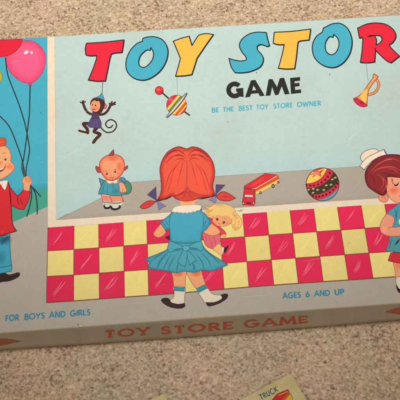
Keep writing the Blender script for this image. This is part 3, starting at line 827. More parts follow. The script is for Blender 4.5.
for c in ([(110, 240), (140, 236), (165, 244), (166, 262), (140, 274), (114, 268)], [(164, 252), (200, 250), (240, 244), (246, 262), (220, 280), (190, 284), (166, 272)]):
    q = Z(90, 175, 8, c); p.fill(q, (42, 34, 36))
    m_ = Vector((sum(v[0] for v in q) / len(q), sum(v[1] for v in q) / len(q)))
    p.fill([((v[0] - m_.x) * 0.62 + m_.x, (v[1] - m_.y) * 0.5 + m_.y - 0.9) for v in q], (226, 222, 206))
p.flush('shoes', doll)
p.level = 46
p.fill(Z(90, 175, 8, [(232, 66), (252, 60), (272, 72), (286, 104), (292, 130), (272, 138), (240, 136), (236, 100)]), (248, 172, 128), line=(170, 90, 70), lw=0.5)
p.line(Z(90, 175, 8, [(256, 116), (262, 128), (258, 136)]), (190, 100, 76), 0.5)
p.flush('arm', doll)
p.level = 52
p.fill(Z(90, 175, 8, [(138, 42), (180, 50), (218, 34), (216, 58), (200, 68), (180, 60), (164, 70), (142, 62)]), (248, 236, 220), line=(170, 130, 110), lw=0.35)
p.flush('collar', doll)
p.level = 56
hd = Z(90, 145, 8, [(76, 168), (88, 122), (128, 90), (180, 76), (236, 88), (268, 120), (276, 166), (266, 214), (236, 254), (196, 278), (160, 282), (124, 266), (94, 226)])
p.fill(Z(90, 145, 8, [(46, 172), (64, 176), (82, 182), (90, 214), (66, 222), (50, 202)]), (176, 78, 66), line=(110, 44, 44), lw=0.5)
p.fill(Z(90, 145, 8, [(266, 182), (284, 176), (300, 164), (300, 186), (284, 198), (268, 206)]), (176, 78, 66), line=(110, 44, 44), lw=0.5)
p.fill(hd, (248, 164, 120), line=(150, 62, 54), lw=0.8)
p.shade_edge(hd, (232, 92, 66), 3.2, 0.6)
p.blush(112.6, 158.4, 7, 3.8, (232, 92, 60), 0.85); p.blush(119.6, 166.6, 3.6, 6, (230, 92, 62), 0.8); p.blush(105.4, 176.2, 2.4, 2.2, (240, 112, 88), 0.6); p.blush(118.2, 173.2, 2.6, 2.4, (240, 112, 88), 0.6)
p.dot(106.9, 173.8, 1.0, (44, 26, 28), 1.2); p.dot(115, 171.7, 1.0, (44, 26, 28), 1.2)
p.dot(106.6, 173.4, 0.3, (240, 230, 220)); p.dot(114.7, 171.3, 0.3, (240, 230, 220))
p.line(Z(90, 145, 8, [(118, 214), (130, 206), (142, 208)]), (190, 96, 70), 0.5); p.line(Z(90, 145, 8, [(190, 198), (202, 194), (212, 200)]), (190, 96, 70), 0.5)
p.line(Z(90, 145, 8, [(162, 256), (178, 264), (192, 252)]), (170, 60, 54), 0.6); p.dot(111, 175, 0.6, (232, 110, 80))
p.fill(Z(90, 145, 8, [(150, 86, 1), (166, 62), (188, 36, 1), (193, 66), (186, 84, 1)]), (150, 78, 80), line=(96, 46, 56), lw=0.5)
p.flush('head', doll)

# ---- toy van
p = Plate(box, 20); ZT = lambda q: Z(235, 160, 8, q)
p.fill(ZT([(160, 228), (340, 122), (352, 150), (352, 182), (300, 206), (215, 256), (165, 278)]), (226, 84, 58), smooth=False, line=(130, 50, 44), lw=0.5)
p.fill(ZT([(165, 254), (352, 152), (352, 182), (300, 206), (215, 256), (165, 278)]), (248, 206, 104), smooth=False)
p.fill(ZT([(76, 208), (240, 108), (336, 118), (160, 228), (84, 226)]), (230, 46, 60), smooth=False, line=(140, 34, 44), lw=0.5)
p.line(ZT([(82, 228), (120, 234), (160, 230), (338, 126)]), (250, 200, 120), 0.8, smooth=False)
p.blush(258, 182, 10, 2.4, (244, 100, 96), 0.6, -0.55)
van = p.flush('toy_van_illustration', label='red and yellow toy van on the shelf')
p.level = 30
p.fill(ZT([(74, 214), (84, 228), (156, 236), (160, 300), (160, 344), (152, 362), (62, 360), (58, 340), (68, 290)]), (222, 44, 56), smooth=False, line=(110, 30, 38), lw=0.6)
p.fill(ZT([(80, 276), (146, 280), (144, 300), (76, 296)]), (232, 212, 204), smooth=False, line=(110, 50, 50), lw=0.4)
p.fill(ZT([(92, 338), (132, 342), (128, 352), (92, 350)]), (70, 26, 34), smooth=False)
p.blush(248.6, 199.6, 3, 1.6, (246, 96, 96), 0.7)
for x in (66, 148): p.dot(235 + x / 8, 160 + 346 / 8, 0.8, (246, 226, 200), line=(110, 40, 40), lw=0.3)
p.flush('cab', van)
for x, y, r in ((305, 208, 1.7), (346, 178, 1.2), (205, 262, 1.3)):
    p.level = 30; p.dot(235 + x / 8, 160 + y / 8, r, (52, 48, 48), r * 1.15); p.dot(235 + x / 8, 160 + y / 8, r * 0.5, (190, 176, 150)); p.flush('wheel', van)

# ---- ball
p = Plate(box, 20); ZB = lambda q: Z(297, 160, 8, q)
CB = Vector((322.6, 184.4)); RB = 16.4
def clip(pts):
    out = []
    for v in spline(pts, True, 6):
        d = v - CB
        out.append(CB + d * (RB / d.length) if d.length > RB else v)
    return out
p.fill(circ(CB.x, CB.y, RB, n=60), (222, 48, 74))
p.fill(clip(ZB([(62, 190, 1), (110, 186), (160, 168), (206, 132), (240, 72, 1), (160, 30), (70, 90)])), (250, 210, 92))
p.fill(clip(ZB([(60, 216, 1), (110, 224), (170, 212), (230, 178), (274, 132), (290, 90, 1), (330, 120), (340, 156, 1), (306, 200), (250, 244), (180, 272), (110, 278, 1), (60, 250)])), (62, 58, 38))
p.fill(clip(ZB([(150, 318, 1), (206, 312), (260, 288), (306, 252), (340, 210, 1), (350, 300), (240, 350)])), (82, 172, 200))
p.line([v for v in clip(ZB([(62, 190, 1), (110, 186), (160, 168), (206, 132), (240, 72, 1), (160, 30), (70, 90)]))], (110, 40, 40), 0.35, smooth=False, closed=True)
star = [(85, 172), (112, 128), (104, 100), (130, 84), (160, 62), (206, 74), (182, 96), (194, 122), (160, 116), (128, 150), (120, 134)]
p.fill(ZB([(100, 118), (132, 104), (150, 70), (178, 92), (216, 72), (190, 108), (196, 136), (160, 120), (120, 142), (132, 118)]), (226, 66, 58), smooth=False)
p.fill(clip(ZB([(120, 76, 1), (165, 50), (220, 66, 1), (180, 78), (150, 88), (134, 100, 1)])), (226, 66, 58), smooth=False)
for x, y in ((76, 200), (106, 205), (136, 205), (168, 196), (198, 180), (226, 160), (246, 134), (262, 104)): p.dot(297 + x / 8, 160 + y / 8, 0.95, (46, 24, 28), 1.1)
for x, y in ((128, 288), (152, 296), (178, 294), (206, 286), (234, 276), (262, 260), (288, 240), (308, 216), (324, 190)): p.dot(297 + x / 8, 160 + y / 8, 0.95, (46, 24, 28), 1.1)
for x, y in ((92, 238), (128, 262), (164, 240), (214, 240), (234, 204), (272, 198), (282, 156), (306, 142), (130, 232)): p.fill(ZB([(x - 12, y + 2), (x, y - 7), (x + 12, y - 3), (x, y + 7)]), (198, 188, 128))
p.blush(316, 174, 5, 4, (255, 240, 200), 0.4)
p.line([v for v in circ(CB.x, CB.y, RB, n=60)], (90, 40, 40), 0.7, smooth=False, closed=True)
p.flush('ball_illustration', label='patterned ball with a star on the shelf')

# ---- blonde doll under the girl's arm
p = Plate(box, 14); ZD = lambda q: Z(200, 195, 8, q); ZE = lambda q: Z(200, 225, 8, q)
p.fill(ZE([(24, 56), (100, 84), (140, 62), (166, 98), (152, 156), (112, 192), (44, 160)]), (234, 112, 126), line=(170, 50, 70), lw=0.5)
for q in ([(60, 84), (90, 140), (104, 182)], [(110, 90), (120, 130), (126, 170)], [(40, 80), (60, 130)]): p.line(ZE(q), (206, 70, 92), 0.7, taper=True)
p.fill(ZD([(152, 256), (176, 268), (204, 300), (208, 330), (186, 336), (160, 306)]), (226, 72, 84), line=(160, 46, 60), lw=0.4)
p.fill(ZD([(176, 318), (206, 318), (212, 334), (180, 340)]), (246, 176, 132))
hd2 = p.flush('blonde_doll_illustration', label='blonde doll in a pink dress carried under the arm')
p.level = 24
p.fill(ZE([(150, 150), (172, 172), (186, 184), (186, 214), (170, 244), (130, 214), (104, 194)]), (248, 196, 130), line=(180, 110, 70), lw=0.4)
p.fill(ZE([(176, 186), (192, 182), (198, 208), (182, 220)]), (240, 232, 220))
p.fill(ZE([(196, 176), (210, 180), (222, 162), (228, 172), (212, 206), (200, 224), (188, 216)]), (40, 26, 30))
p.flush('legs', hd2)
p.level = 24
p.fill(ZD([(46, 166), (36, 140), (58, 118), (50, 96), (84, 96), (112, 78), (170, 72), (228, 82), (272, 108), (292, 150), (326, 184), (338, 224), (318, 262), (286, 284), (262, 262), (250, 232), (150, 210), (98, 186), (70, 178)]), (248, 204, 126), line=(206, 140, 80), lw=0.5)
for q in ([(70, 150), (110, 110), (170, 96)], [(100, 96), (160, 84), (220, 100)], [(262, 130), (284, 170), (300, 220)], [(270, 170), (276, 210), (282, 250)], [(300, 200), (312, 226), (300, 254)], [(60, 120), (72, 136), (60, 150)], [(276, 262), (286, 270), (278, 276)]): p.line(ZD(q), (226, 158, 84), 0.7, taper=True)
for cx_, cy_ in ((235, 214), (237.6, 220), (236, 226), (208.6, 213.4), (210, 208.6)):
    p.line(arc(cx_, cy_, 2.0, 2.2, 20, 300, 10), (220, 146, 76), 0.6)
p.blush(236, 222, 4, 5, (252, 224, 160), 0.5); p.blush(215, 208, 5, 3, (252, 224, 160), 0.7)
p.flush('hair', hd2)
p.level = 36
p.fill(ZD([(100, 192), (116, 156), (168, 136), (226, 152), (254, 190), (244, 228), (196, 250), (142, 246), (110, 224)]), (248, 170, 116), line=(206, 120, 76), lw=0.5)
p.fill(ZD([(110, 176), (120, 146), (168, 122), (226, 138), (258, 186), (244, 184), (220, 164), (176, 168), (140, 160)]), (250, 206, 130))
p.blush(215.6, 222.6, 2.4, 2, (240, 110, 80), 0.6); p.blush(227.6, 223, 2.6, 2.2, (240, 110, 80), 0.6)
p.dot(217.2, 219.3, 1.25, (44, 24, 26), 1.45); p.dot(223.7, 222.4, 1.25, (44, 24, 26), 1.45)
p.dot(216.9, 218.9, 0.35, (240, 230, 220)); p.dot(223.4, 222, 0.35, (240, 230, 220))
p.line(ZD([(148, 224), (156, 232), (166, 232)]), (186, 70, 56), 0.6)
p.line(ZD([(176, 182), (196, 186), (208, 196)]), (206, 130, 76), 0.5)
p.flush('face', hd2)
p.level = 14
p.fill(ZD([(282, 118), (300, 126), (330, 116), (344, 124), (330, 134), (300, 132)]), (168, 188, 138))
p.flush('ribbon', hd2)

# ---- the girl
SK, DL = (76, 170, 194), (42, 108, 132)
p = Plate(box, 58)
skirt = [(169.6, 241.5, 1), (168, 248.6), (158.6, 253.6), (144.6, 259, 1), (149.6, 262.4, 1), (147.4, 268, 1), (156, 269.6), (165, 270.8), (176, 272.8), (184, 271.4), (193.6, 272.4), (203, 270.4), (211, 271), (220, 268.2), (228, 265, 1), (220, 259.6), (212.4, 254.8), (205, 248.6), (201.2, 241.5, 1)]
p.fill(skirt, SK, line=(44, 100, 118), lw=0.6)
p.shade_edge(skirt, (48, 128, 152), 3, 0.35)
for q in ([(166.6, 250.4), (158, 256), (149.6, 262.6)], [(171, 254), (166, 263), (163, 270)], [(175, 256), (170.4, 264), (168, 271)], [(196, 254), (202, 262), (204, 270)], [(200, 252), (208, 260), (212, 269)], [(204, 250), (213, 257), (221, 266)], [(179, 262), (177, 268), (177, 272)]):
    p.line(q, DL, 0.8, taper=True)
for q in ([(168.8, 252), (161, 260), (157, 268.6)], [(192, 262), (194, 267), (194, 271.6)]): p.line(q, (46, 124, 148), 2.0, taper=True, alpha=0.6)
girl = p.flush('girl_illustration', label='red haired girl seen from behind in a blue dress')
# legs
p.level = 46
for nm, leg, sock, stripe, shoe in (
    ('left', [(172.4, 270), (185.8, 270), (185.6, 278), (185, 287.6, 1), (173.8, 287.2, 1), (173, 278)],
     [(173.7, 287), (185, 287.5), (184.6, 296), (184.4, 304.4, 1), (178, 305), (171, 303.6), (170.2, 300.4), (173.6, 297.4), (174.2, 292)],
     [(173.7, 287), (185.1, 287.6), (184.8, 291.4), (173.9, 290.8)],
     [(161, 300), (164.2, 298), (168.6, 298.4), (170.2, 301), (172.4, 302.8), (178.6, 304), (184.4, 303, 1), (185.4, 305.6), (183, 308), (177.4, 308.6), (170, 307.2), (163.8, 303.8)]),
    ('right', [(185.4, 270, 1), (201, 270, 1), (203, 277), (205.6, 284.6, 1), (196.4, 289, 1), (191, 281.6)],
     [(198, 292.6, 1), (207.4, 287.8, 1), (210.4, 291.8), (213.6, 294.6), (221.2, 295.6), (221.4, 299.6), (213.8, 303.4), (205.8, 303.2), (202.4, 299)],
     [(196, 288.8), (205.2, 284.4), (207.6, 288.2), (198.2, 293)],
     [(205.8, 302.2, 1), (213.8, 302.2), (220, 299.8), (222, 297.6), (220.4, 295, 1), (224, 293.8), (227.6, 294.2), (227.8, 297), (225, 300.2), (218.8, 303.8), (211, 306.2), (207.4, 305.8)])):
    p.level = 46
    p.fill(leg, (248, 174, 126), line=(176, 92, 60), lw=0.5)
    cx = sum(q[0] for q in leg) / len(leg)
    p.blush(cx - 1, 273.4, 7, 4.4, (226, 98, 52), 0.9)
    p.flush('leg', girl)
    p.level = 54
    p.fill(sock, (240, 226, 206), line=(150, 110, 90), lw=0.5, smooth=True)
    p.fill(stripe, (58, 152, 166), smooth=False)
    p.line([stripe[0], stripe[1]], (36, 98, 110), 0.4, smooth=False); p.line([stripe[3], stripe[2]], (36, 98, 110), 0.4, smooth=False)
    p.flush('sock', girl)
    p.level = 66
    p.fill(shoe, (54, 26, 32))
    if nm == 'left':
        p.line([(163, 300.6), (168, 303.6), (176, 305.8), (182, 305.4)], (110, 70, 70), 0.4, alpha=0.6); p.dot(169.4, 300.6, 1.2, (40, 18, 24), 0.8)
    else:
        p.line([(208, 304), (216, 303), (223, 299.6)], (110, 70, 70), 0.4, alpha=0.6); p.dot(222.6, 296.2, 1.2, (40, 18, 24), 0.8)
    p.flush('shoe', girl)
# arms
p.level = 60
p.fill([(160.6, 224, 1), (156.6, 229), (153.6, 233), (154.4, 235.8), (158.2, 237.6), (163, 236), (165.9, 232.4, 1), (164, 227)], (248, 170, 122), line=(176, 88, 62), lw=0.5)
p.blush(158.4, 231, 3, 4, (252, 190, 150), 0.7)
p.fill([(165.4, 237.2), (168, 236), (171, 234), (171, 240, 1), (168.4, 240)], (84, 34, 44))
p.flush('arm', girl)
p.level = 60
p.fill([(203.4, 231.6), (206.8, 227.6), (211.6, 223.4, 1), (216, 226.6), (219.4, 230), (220, 233), (216.8, 235), (212.4, 235.8), (207.4, 234.8)], (248, 172, 122), line=(176, 88, 62), lw=0.5)
p.blush(212, 230, 4, 3, (252, 194, 150), 0.7)
p.flush('arm', girl)
# bodice
p.level = 66
bod = [(172.5, 211.2, 1), (169, 215.5), (160.3, 222.3, 1), (163.2, 227), (166.6, 231, 1), (169.4, 228.4, 1), (169.8, 235), (170.2, 242, 1), (186, 243.4), (201, 241.8, 1), (202, 232.4, 1), (206.4, 229.4), (211.2, 222.5, 1), (206.4, 215.5), (200.5, 210.2, 1), (187, 211)]
p.fill(bod, (72, 173, 200), line=(44, 104, 124), lw=0.6)
p.shade_edge(bod, (46, 126, 154), 2.4, 0.4)
p.line([(171, 214), (169.4, 221), (169.4, 229)], DL, 0.8, taper=True); p.line([(203.4, 214), (203.6, 222), (202, 232)], DL, 0.8, taper=True)
p.line([(162.4, 221.6), (166, 227), (167.4, 230)], DL, 0.5); p.line([(209.8, 221.4), (206.4, 226.4), (203.4, 230)], DL, 0.5)
p.line([(165, 219.6), (167.4, 224), (168.6, 227)], (46, 126, 150), 1.0, taper=True); p.line([(206.6, 218.6), (205.4, 223), (203.6, 228)], (46, 126, 150), 1.0, taper=True)
p.flush('bodice', girl)
# sash bow
p.level = 84
LB = (82, 174, 194)
for q in ([(183.6, 249.4, 1), (180.4, 256), (177.6, 262.4, 1), (181, 264.6), (185.2, 267, 1), (186.4, 261), (187.4, 252, 1)],
          [(187.2, 250, 1), (192.4, 255), (196.6, 261.4, 1), (193.6, 261.8), (190, 265.4, 1), (187.4, 258)],
          [(169.6, 241, 1), (176, 243.2), (183.4, 246.6, 1), (183.4, 249.4, 1), (176, 250.6), (169.4, 252.4, 1), (167.4, 248.8)],
          [(201.2, 240.8, 1), (195, 243), (188.4, 246.4, 1), (188.4, 249, 1), (195, 249.8), (201.4, 251.4, 1), (203.4, 247.8)]):
    p.fill(q, LB, line=DL, lw=0.55)
p.line([(172, 250.4), (178, 249), (183, 248.4)], DL, 1.0, taper=True); p.line([(200, 249.8), (194, 248.4), (189, 248)], DL, 1.0, taper=True)
p.fill([(183, 246.4), (186, 245.6), (189, 246.2), (189.4, 249), (187, 251), (184, 250.6), (182.8, 248.6)], (90, 182, 200), line=DL, lw=0.55)
p.flush('sash_bow', girl)
# neck, collar
p.level = 90
p.fill([(178, 197), (197, 198), (194.6, 203), (195, 207, 1), (180, 207, 1), (181, 203)], (250, 184, 132))
p.blush(187, 201, 8, 2.6, (232, 116, 72), 0.8)
p.flush('neck', girl)
p.level = 93
p.fill([(171.8, 211.6, 1), (173.4, 208.2), (178, 206), (187, 205.2), (196, 204.8), (201.6, 206, 1), (200.6, 209.2), (199, 210.8, 1), (197.2, 210.6), (195, 212.2, 1), (193, 211.8), (191, 213, 1), (189, 212.6), (187, 213.4, 1), (185, 212.8), (183, 213.4, 1), (181, 212.6), (179, 213, 1), (177, 212.2), (175, 212.6, 1)], (248, 232, 212), line=(190, 160, 140), lw=0.4)
p.flush('collar', girl)
# hair
p.level = 97
hair = [(186.7, 148.9), (178, 146.9), (168.4, 151.6), (162.4, 160), (160, 169), (160.8, 178.6), (161.5, 186.6), (160.4, 194.4), (157, 200.6, 1), (160, 200.8), (166.4, 198.2), (172.2, 195.6, 1), (176, 198.6), (181, 200.6), (187, 200.9), (193, 200.2), (199, 198.4), (205, 197.4), (211, 197), (215.2, 195.6, 1), (213.8, 191), (212.6, 186), (214.3, 177), (214.6, 169.6), (212.4, 161.6), (207.4, 154), (200, 148.7), (192.6, 147)]
HR = (244, 92, 68)
p.fill(hair, HR, line=(104, 40, 42), lw=0.8)
p.shade_edge(hair, (176, 42, 50), 4.2, 0.72)
for q, w_ in (([(184.6, 154.6), (178, 150.6), (170, 153), (164.6, 159)], 1.5), ([(189, 154.2), (195, 150.2), (203, 152.4), (209, 158)], 1.5), ([(186, 159), (180, 155.6), (172, 157), (165, 163.6)], 0.9), ([(188, 159), (194, 155.2), (202, 156), (209.6, 162)], 0.9), ([(186.4, 162), (181, 158.6), (174, 161)], 0.7), ([(188, 162), (193, 158.2), (200, 160)], 0.7)):
    p.line(q, (140, 38, 46), w_, taper=True)
p.fill([(176, 197.2), (182, 193.4), (187, 190.6), (192, 193.2), (199, 196.8), (193, 200), (187, 200.8), (181, 200.4)], (226, 72, 58))
p.line([(166, 196.6), (176, 195.6), (184, 191.6), (187, 187.6)], (176, 44, 48), 0.9, taper=True); p.line([(208, 195.6), (199, 194.8), (190.4, 191.2), (187, 187.6)], (176, 44, 48), 0.9, taper=True)
for q in ([(186.8, 158), (186.9, 172), (187, 194)], [(186, 157.6), (183, 152.6), (176, 150.8), (169, 154.4)], [(187.4, 157.6), (190.6, 152.6), (197, 150.4), (205, 153.8)],
          [(185, 156.6), (179, 154.6), (171, 158), (165, 166)], [(188.6, 156.4), (195, 154.6), (203, 157.6), (209.4, 165)],
          [(176, 166), (169, 176), (164.6, 192)], [(199, 165), (205, 174), (210.6, 192)], [(187, 186), (183.6, 193), (176, 196.6)], [(187.2, 186), (191, 193), (198, 197)],
          [(181, 160), (174, 170), (170, 184), (166.4, 195)], [(193, 160), (200, 170), (204.6, 184), (208, 194)], [(183.6, 160), (180, 174), (177, 188)], [(190.4, 160), (194.4, 174), (198, 188)],
          [(187, 189), (184.6, 196), (181, 200)], [(187.2, 189), (190, 195.6), (194, 199.8)]):
    p.line(q, (186, 52, 52), 0.75, taper=True)
p.blush(175, 180, 7, 12, (250, 112, 84), 0.6); p.blush(199, 180, 7, 12, (250, 112, 84), 0.6)
p.line([(158, 200.8), (166.6, 198.8), (172.2, 196.2)], (70, 30, 34), 1.1, taper=True); p.line([(199, 199.4), (206, 198), (214, 196.2)], (70, 30, 34), 1.1, taper=True)
p.flush('hair', girl)
for pig in ([(140, 207, 1), (143.6, 203.4), (148.6, 201), (153.6, 201.2), (155.6, 202, 1), (151.6, 205.4), (147.4, 208), (142.8, 208.8)],
            [(216.4, 196.6, 1), (219, 193.6), (223, 191.8), (228.2, 193.4), (235.6, 198.2, 1), (229, 200.8), (222.2, 200.6), (218, 198.8)]):
    p.level = 110
    p.fill(pig, (230, 66, 62), line=(110, 36, 42), lw=0.6)
    (x0, y0), (x1, y1) = pig[0][:2], pig[4][:2]
    p.line([(x0 + (x1 - x0) * .2, y0 + (y1 - y0) * .2), ((x0 + x1) / 2, (y0 + y1) / 2 - .6), (x0 + (x1 - x0) * .85, y0 + (y1 - y0) * .85)], (176, 40, 48), 0.6, taper=True)
    p.flush('pigtail', girl)
for a_, b2, c2 in (([(156, 186.8), (147.5, 194.8), (156.6, 200.6)], [(157, 200.8), (166.2, 206.4), (162.4, 207.4), (158.8, 210.2)], (128, 130, 176)),
                   ([(216, 184.7), (225.2, 185), (215.6, 195.2)], [(215.8, 195.6), (208.7, 200), (212, 201), (213.8, 203.2), (216.2, 202.4)], (152, 134, 182))):
    p.level = 116
    p.fill(a_, (92, 76, 122), smooth=False, line=(60, 48, 84), lw=0.4)
    p.fill(b2, c2, smooth=False, line=(90, 80, 120), lw=0.4)
    p.dot(b2[0][0] - 0.2, b2[0][1], 1.3, (80, 66, 108))
    p.flush('hair_ribbon', girl)
p.level = 66
p.line([(198.6, 209.6), (200.4, 207.6), (202.2, 206.6)], (96, 130, 110), 1.4)
p.dot(201.2, 209.6, 0.8, (90, 60, 60))
p.flush('ribbon_end', girl)

# ---- shop girl at the right
p = Plate(box, 20); Z1 = lambda q: Z(350, 145, 8, q); Z2 = lambda q: Z(350, 180, 8, q); Z3 = lambda q: Z(350, 220, 8, q)
p.fill(Z2([(400, 186), (368, 206), (316, 246), (288, 274, 1), (330, 286), (356, 312), (352, 344), (330, 376), (350, 420), (560, 420), (600, 300), (540, 200), (470, 184)]), (80, 164, 186), line=(48, 104, 122), lw=0.6)
p.fill(Z3([(338, 100), (312, 180), (284, 246, 1), (340, 254), (400, 260), (520, 262), (590, 240, 1), (540, 80)]), (82, 160, 172), line=(48, 104, 122), lw=0.6)
p.line(Z3([(396, 150), (380, 176), (358, 202)]), (34, 36, 44), 1.5, taper=True)
p.line(Z3([(340, 140), (322, 190), (310, 240)]), (52, 116, 130), 0.8, taper=True)
p.line(Z2([(352, 222), (366, 260), (362, 320)]), (50, 116, 134), 0.9, taper=True); p.line(Z2([(388, 212), (372, 280), (376, 340)]), (50, 116, 134), 0.7, taper=True)
p.fill(Z2([(392, 316), (430, 310), (440, 350), (396, 356)]), (232, 226, 160))
sg = p.flush('shop_girl_illustration', label='brown haired shop girl in a blue dress and white cap')
p.level = 16
p.fill(Z3([(326, 262, 1), (304, 326, 1), (350, 338), (400, 346), (540, 350, 1), (560, 262, 1)]), (222, 44, 60), line=(130, 30, 44), lw=0.5)
p.flush('petticoat', sg)
p.level = 12
p.fill(Z3([(350, 330), (420, 336), (428, 380), (424, 480), (372, 480), (358, 400)]), (246, 176, 136), line=(176, 100, 76), lw=0.5)
p.blush(398, 265, 5, 5, (232, 120, 86), 0.6)
p.fill(Z3([(372, 460), (424, 460), (430, 520), (470, 560), (400, 560), (372, 520)]), (240, 226, 206), line=(150, 110, 90), lw=0.5)
p.fill([(396.6, 284.4), (399, 288.6), (404, 290), (412, 290), (416, 293), (406, 295), (399, 292.6), (396.4, 288)], (48, 24, 30))
p.flush('leg', sg)
p.level = 40
p.fill(Z3([(292, -48, 1), (258, 0), (240, 48), (246, 90), (266, 112), (310, 128), (370, 130), (430, 118), (480, 70), (430, 50), (345, 58), (352, 20), (354, -10), (330, -36)]), (248, 164, 134), line=(188, 96, 76), lw=0.6)
p.line(Z3([(346, 58), (320, 62), (300, 72)]), (196, 100, 80), 0.7, taper=True)
p.blush(384, 230, 4, 4, (252, 190, 160), 0.7)
p.flush('arm', sg)
p.level = 48
p.fill(Z1([(288, 250), (340, 244), (420, 250), (500, 262), (520, 330), (500, 400), (460, 440), (390, 462), (340, 446), (310, 410), (292, 370), (300, 320)]), (250, 172, 136), line=(180, 96, 74), lw=0.5)
p.fill(Z2([(226, 140), (240, 118), (276, 112), (302, 130), (304, 160), (284, 178), (258, 176), (236, 162)]), (250, 156, 124), line=(180, 80, 70), lw=0.5)
p.line(Z2([(250, 138), (272, 136), (284, 152)]), (206, 90, 74), 0.6)
p.blush(394, 190.6, 6, 5, (240, 96, 72), 0.75); p.blush(388, 185, 3, 4, (244, 130, 96), 0.5)
p.fill(Z1([(346, 306), (360, 318), (376, 314), (388, 296, 1), (388, 314), (372, 330), (356, 326)]), (40, 24, 30))
p.line(Z1([(334, 272), (338, 282), (336, 292)]), (60, 30, 30), 0.9); p.line(Z1([(336, 296), (344, 308), (350, 312)]), (60, 30, 30), 0.6)
p.fill(Z1([(446, 306), (460, 318), (476, 314), (488, 296, 1), (488, 314), (472, 330), (456, 326)]), (40, 24, 30))
p.line(Z1([(400, 410), (424, 420), (446, 408)]), (190, 50, 60), 1.2)
p.flush('face', sg)
p.level = 66
hr = Z1([(124, 214), (152, 166), (204, 112), (270, 84), (340, 76), (410, 84), (470, 110), (520, 170), (536, 260), (520, 300), (500, 268, 1), (400, 262), (340, 256), (296, 256, 1), (298, 300), (288, 340), (296, 376, 1), (270, 404), (236, 396), (186, 366), (142, 330), (122, 272)])
p.fill(hr, (150, 42, 50), line=(90, 26, 36), lw=0.6)
p.shade_edge(hr, (112, 28, 40), 3, 0.55)
for q, w in (([(165, 215), (228, 152), (320, 112), (400, 128)], 1.2), ([(190, 205), (270, 182), (340, 176), (400, 206)], 1.2), ([(208, 228), (256, 262), (268, 312), (240, 362)], 1.0), ([(228, 240), (284, 290), (282, 342), (258, 382)], 1.0), ([(180, 226), (226, 190), (290, 168)], 0.8), ([(300, 190), (350, 196), (390, 230)], 0.8)):
    p.line(Z1(q), (214, 78, 74), w, taper=True)
for q in ([(150, 230), (190, 270), (200, 330)], [(160, 200), (220, 140), (300, 104)], [(250, 230), (300, 230), (360, 250)]): p.line(Z1(q), (104, 26, 38), 0.7, taper=True)
p.flush('hair', sg)
p.level = 56
p.fill(Z1([(96, 130), (84, 104), (100, 66), (150, 38), (200, 32), (230, 52), (220, 90), (120, 150)]), (250, 226, 202), line=(110, 92, 104), lw=0.6)
p.fill(Z1([(78, 168, 1), (130, 106), (200, 68), (272, 36, 1), (300, 82, 1), (236, 96), (170, 134), (112, 198, 1)]), (252, 232, 210), line=(110, 92, 104), lw=0.6)
p.line(Z1([(272, 36), (282, 60), (298, 82)]), (96, 90, 106), 1.0, smooth=False)
p.flush('cap', sg)

# ---- scuffs and rubbed creases across the lid
p = Plate(box, 130)
for q, w, a in (([(57, 163), (70, 155), (84, 147.4)], 1.1, .38), ([(60, 124), (66, 119), (72, 115)], 0.8, .2), ([(345, 143), (352, 137), (361, 131)], 1.2, .35), ([(372, 115), (384, 106), (396, 100)], 0.8, .3), ([(240, 150), (262, 146), (276, 147)], 0.6, .25),
                ([(205, 132), (216, 136), (228, 135)], 0.5, .25), ([(20, 250), (24, 262), (25, 280)], 0.5, .2), ([(300, 262), (320, 259), (330, 260)], 0.5, .2), ([(110, 140), (130, 128), (141, 125)], 0.5, .22), ([(238, 297), (260, 296), (275, 294)], 0.6, .25), ([(120, 306), (140, 303), (150, 303)], 0.6, .22)):
    p.level = 130
    p.line(q, (240, 236, 222), w, alpha=a, taper=True)
for k in range(46):
    x, y = random.uniform(2, 398), random.uniform(45, 300); a = random.uniform(-0.9, 0.4); L = random.uniform(2, 11)
    p.level = 131 + k % 3
    p.line([(x, y), (x + L * .5 * math.cos(a), y + L * .5 * math.sin(a) + random.uniform(-.3, .3)), (x + L * math.cos(a), y + L * math.sin(a))], random.choice(((240, 234, 220), (240, 234, 220), (120, 100, 84))), random.uniform(.2, .5), alpha=random.uniform(.12, .32), taper=True)
for x, y, r, c in ((256.6, 73, .5, (90, 80, 70)), (40.6, 113, .5, (40, 110, 130)), (329.6, 74.6, .5, (80, 80, 74)), (228, 122, .4, (110, 100, 80)), (81, 326, 1.0, (226, 208, 176)), (78, 324.6, .6, (110, 92, 70)), (16, 76.8, .3, (60, 60, 60))):
    p.level = 134; p.dot(x, y, r, c)
sc = p.flush('lid_scuffs'); sc['kind'] = 'stuff'

# ---- front side print
def side_map(q, lv):
    x, z = on_front(q[0], q[1])
    return (x, -HY - bow(x, z) - 0.00006 - lv * DZ, z)
p = Plate(box, 0, side_map); SR = (204, 104, 80)
for t, a, b, h in (('TOY', (105.4, 336.2), (148.6, 333.0), 6.2), ('STORE', (161, 332.6), (232.4, 327.2), 6.4), ('GAME', (244.6, 326.2), (307, 321.4), 6.4)):
    p.level = 0; word(p, t, a, b, h, SR, 0.2, 0.24, up=(0, -1), serif=True)
p.flush('side_lettering', label='red wide lettering TOY STORE GAME')
for pts in ([(22, 340.6, 1), (10, 338.6), (0, 338.2), (-12, 337.6, 1), (-26, 342.6, 1), (-12, 346.6, 1), (0, 345.2), (10, 343)], [(384.6, 311.4, 1), (394, 308.4), (404, 306.6), (416, 304.6, 1), (430, 308, 1), (416, 313, 1), (404, 314), (394, 313)]):
    p.level = 0; p.fill(pts, (186, 112, 88))
    sgn = -1 if pts[0][0] < 100 else 1
    x, y = pts[0][:2]
    p.line([(x + sgn * 6, y), (x + sgn * 20, y - 0.2 * sgn)], (170, 140, 112), 0.8, smooth=False)
    p.flush('side_ornament')

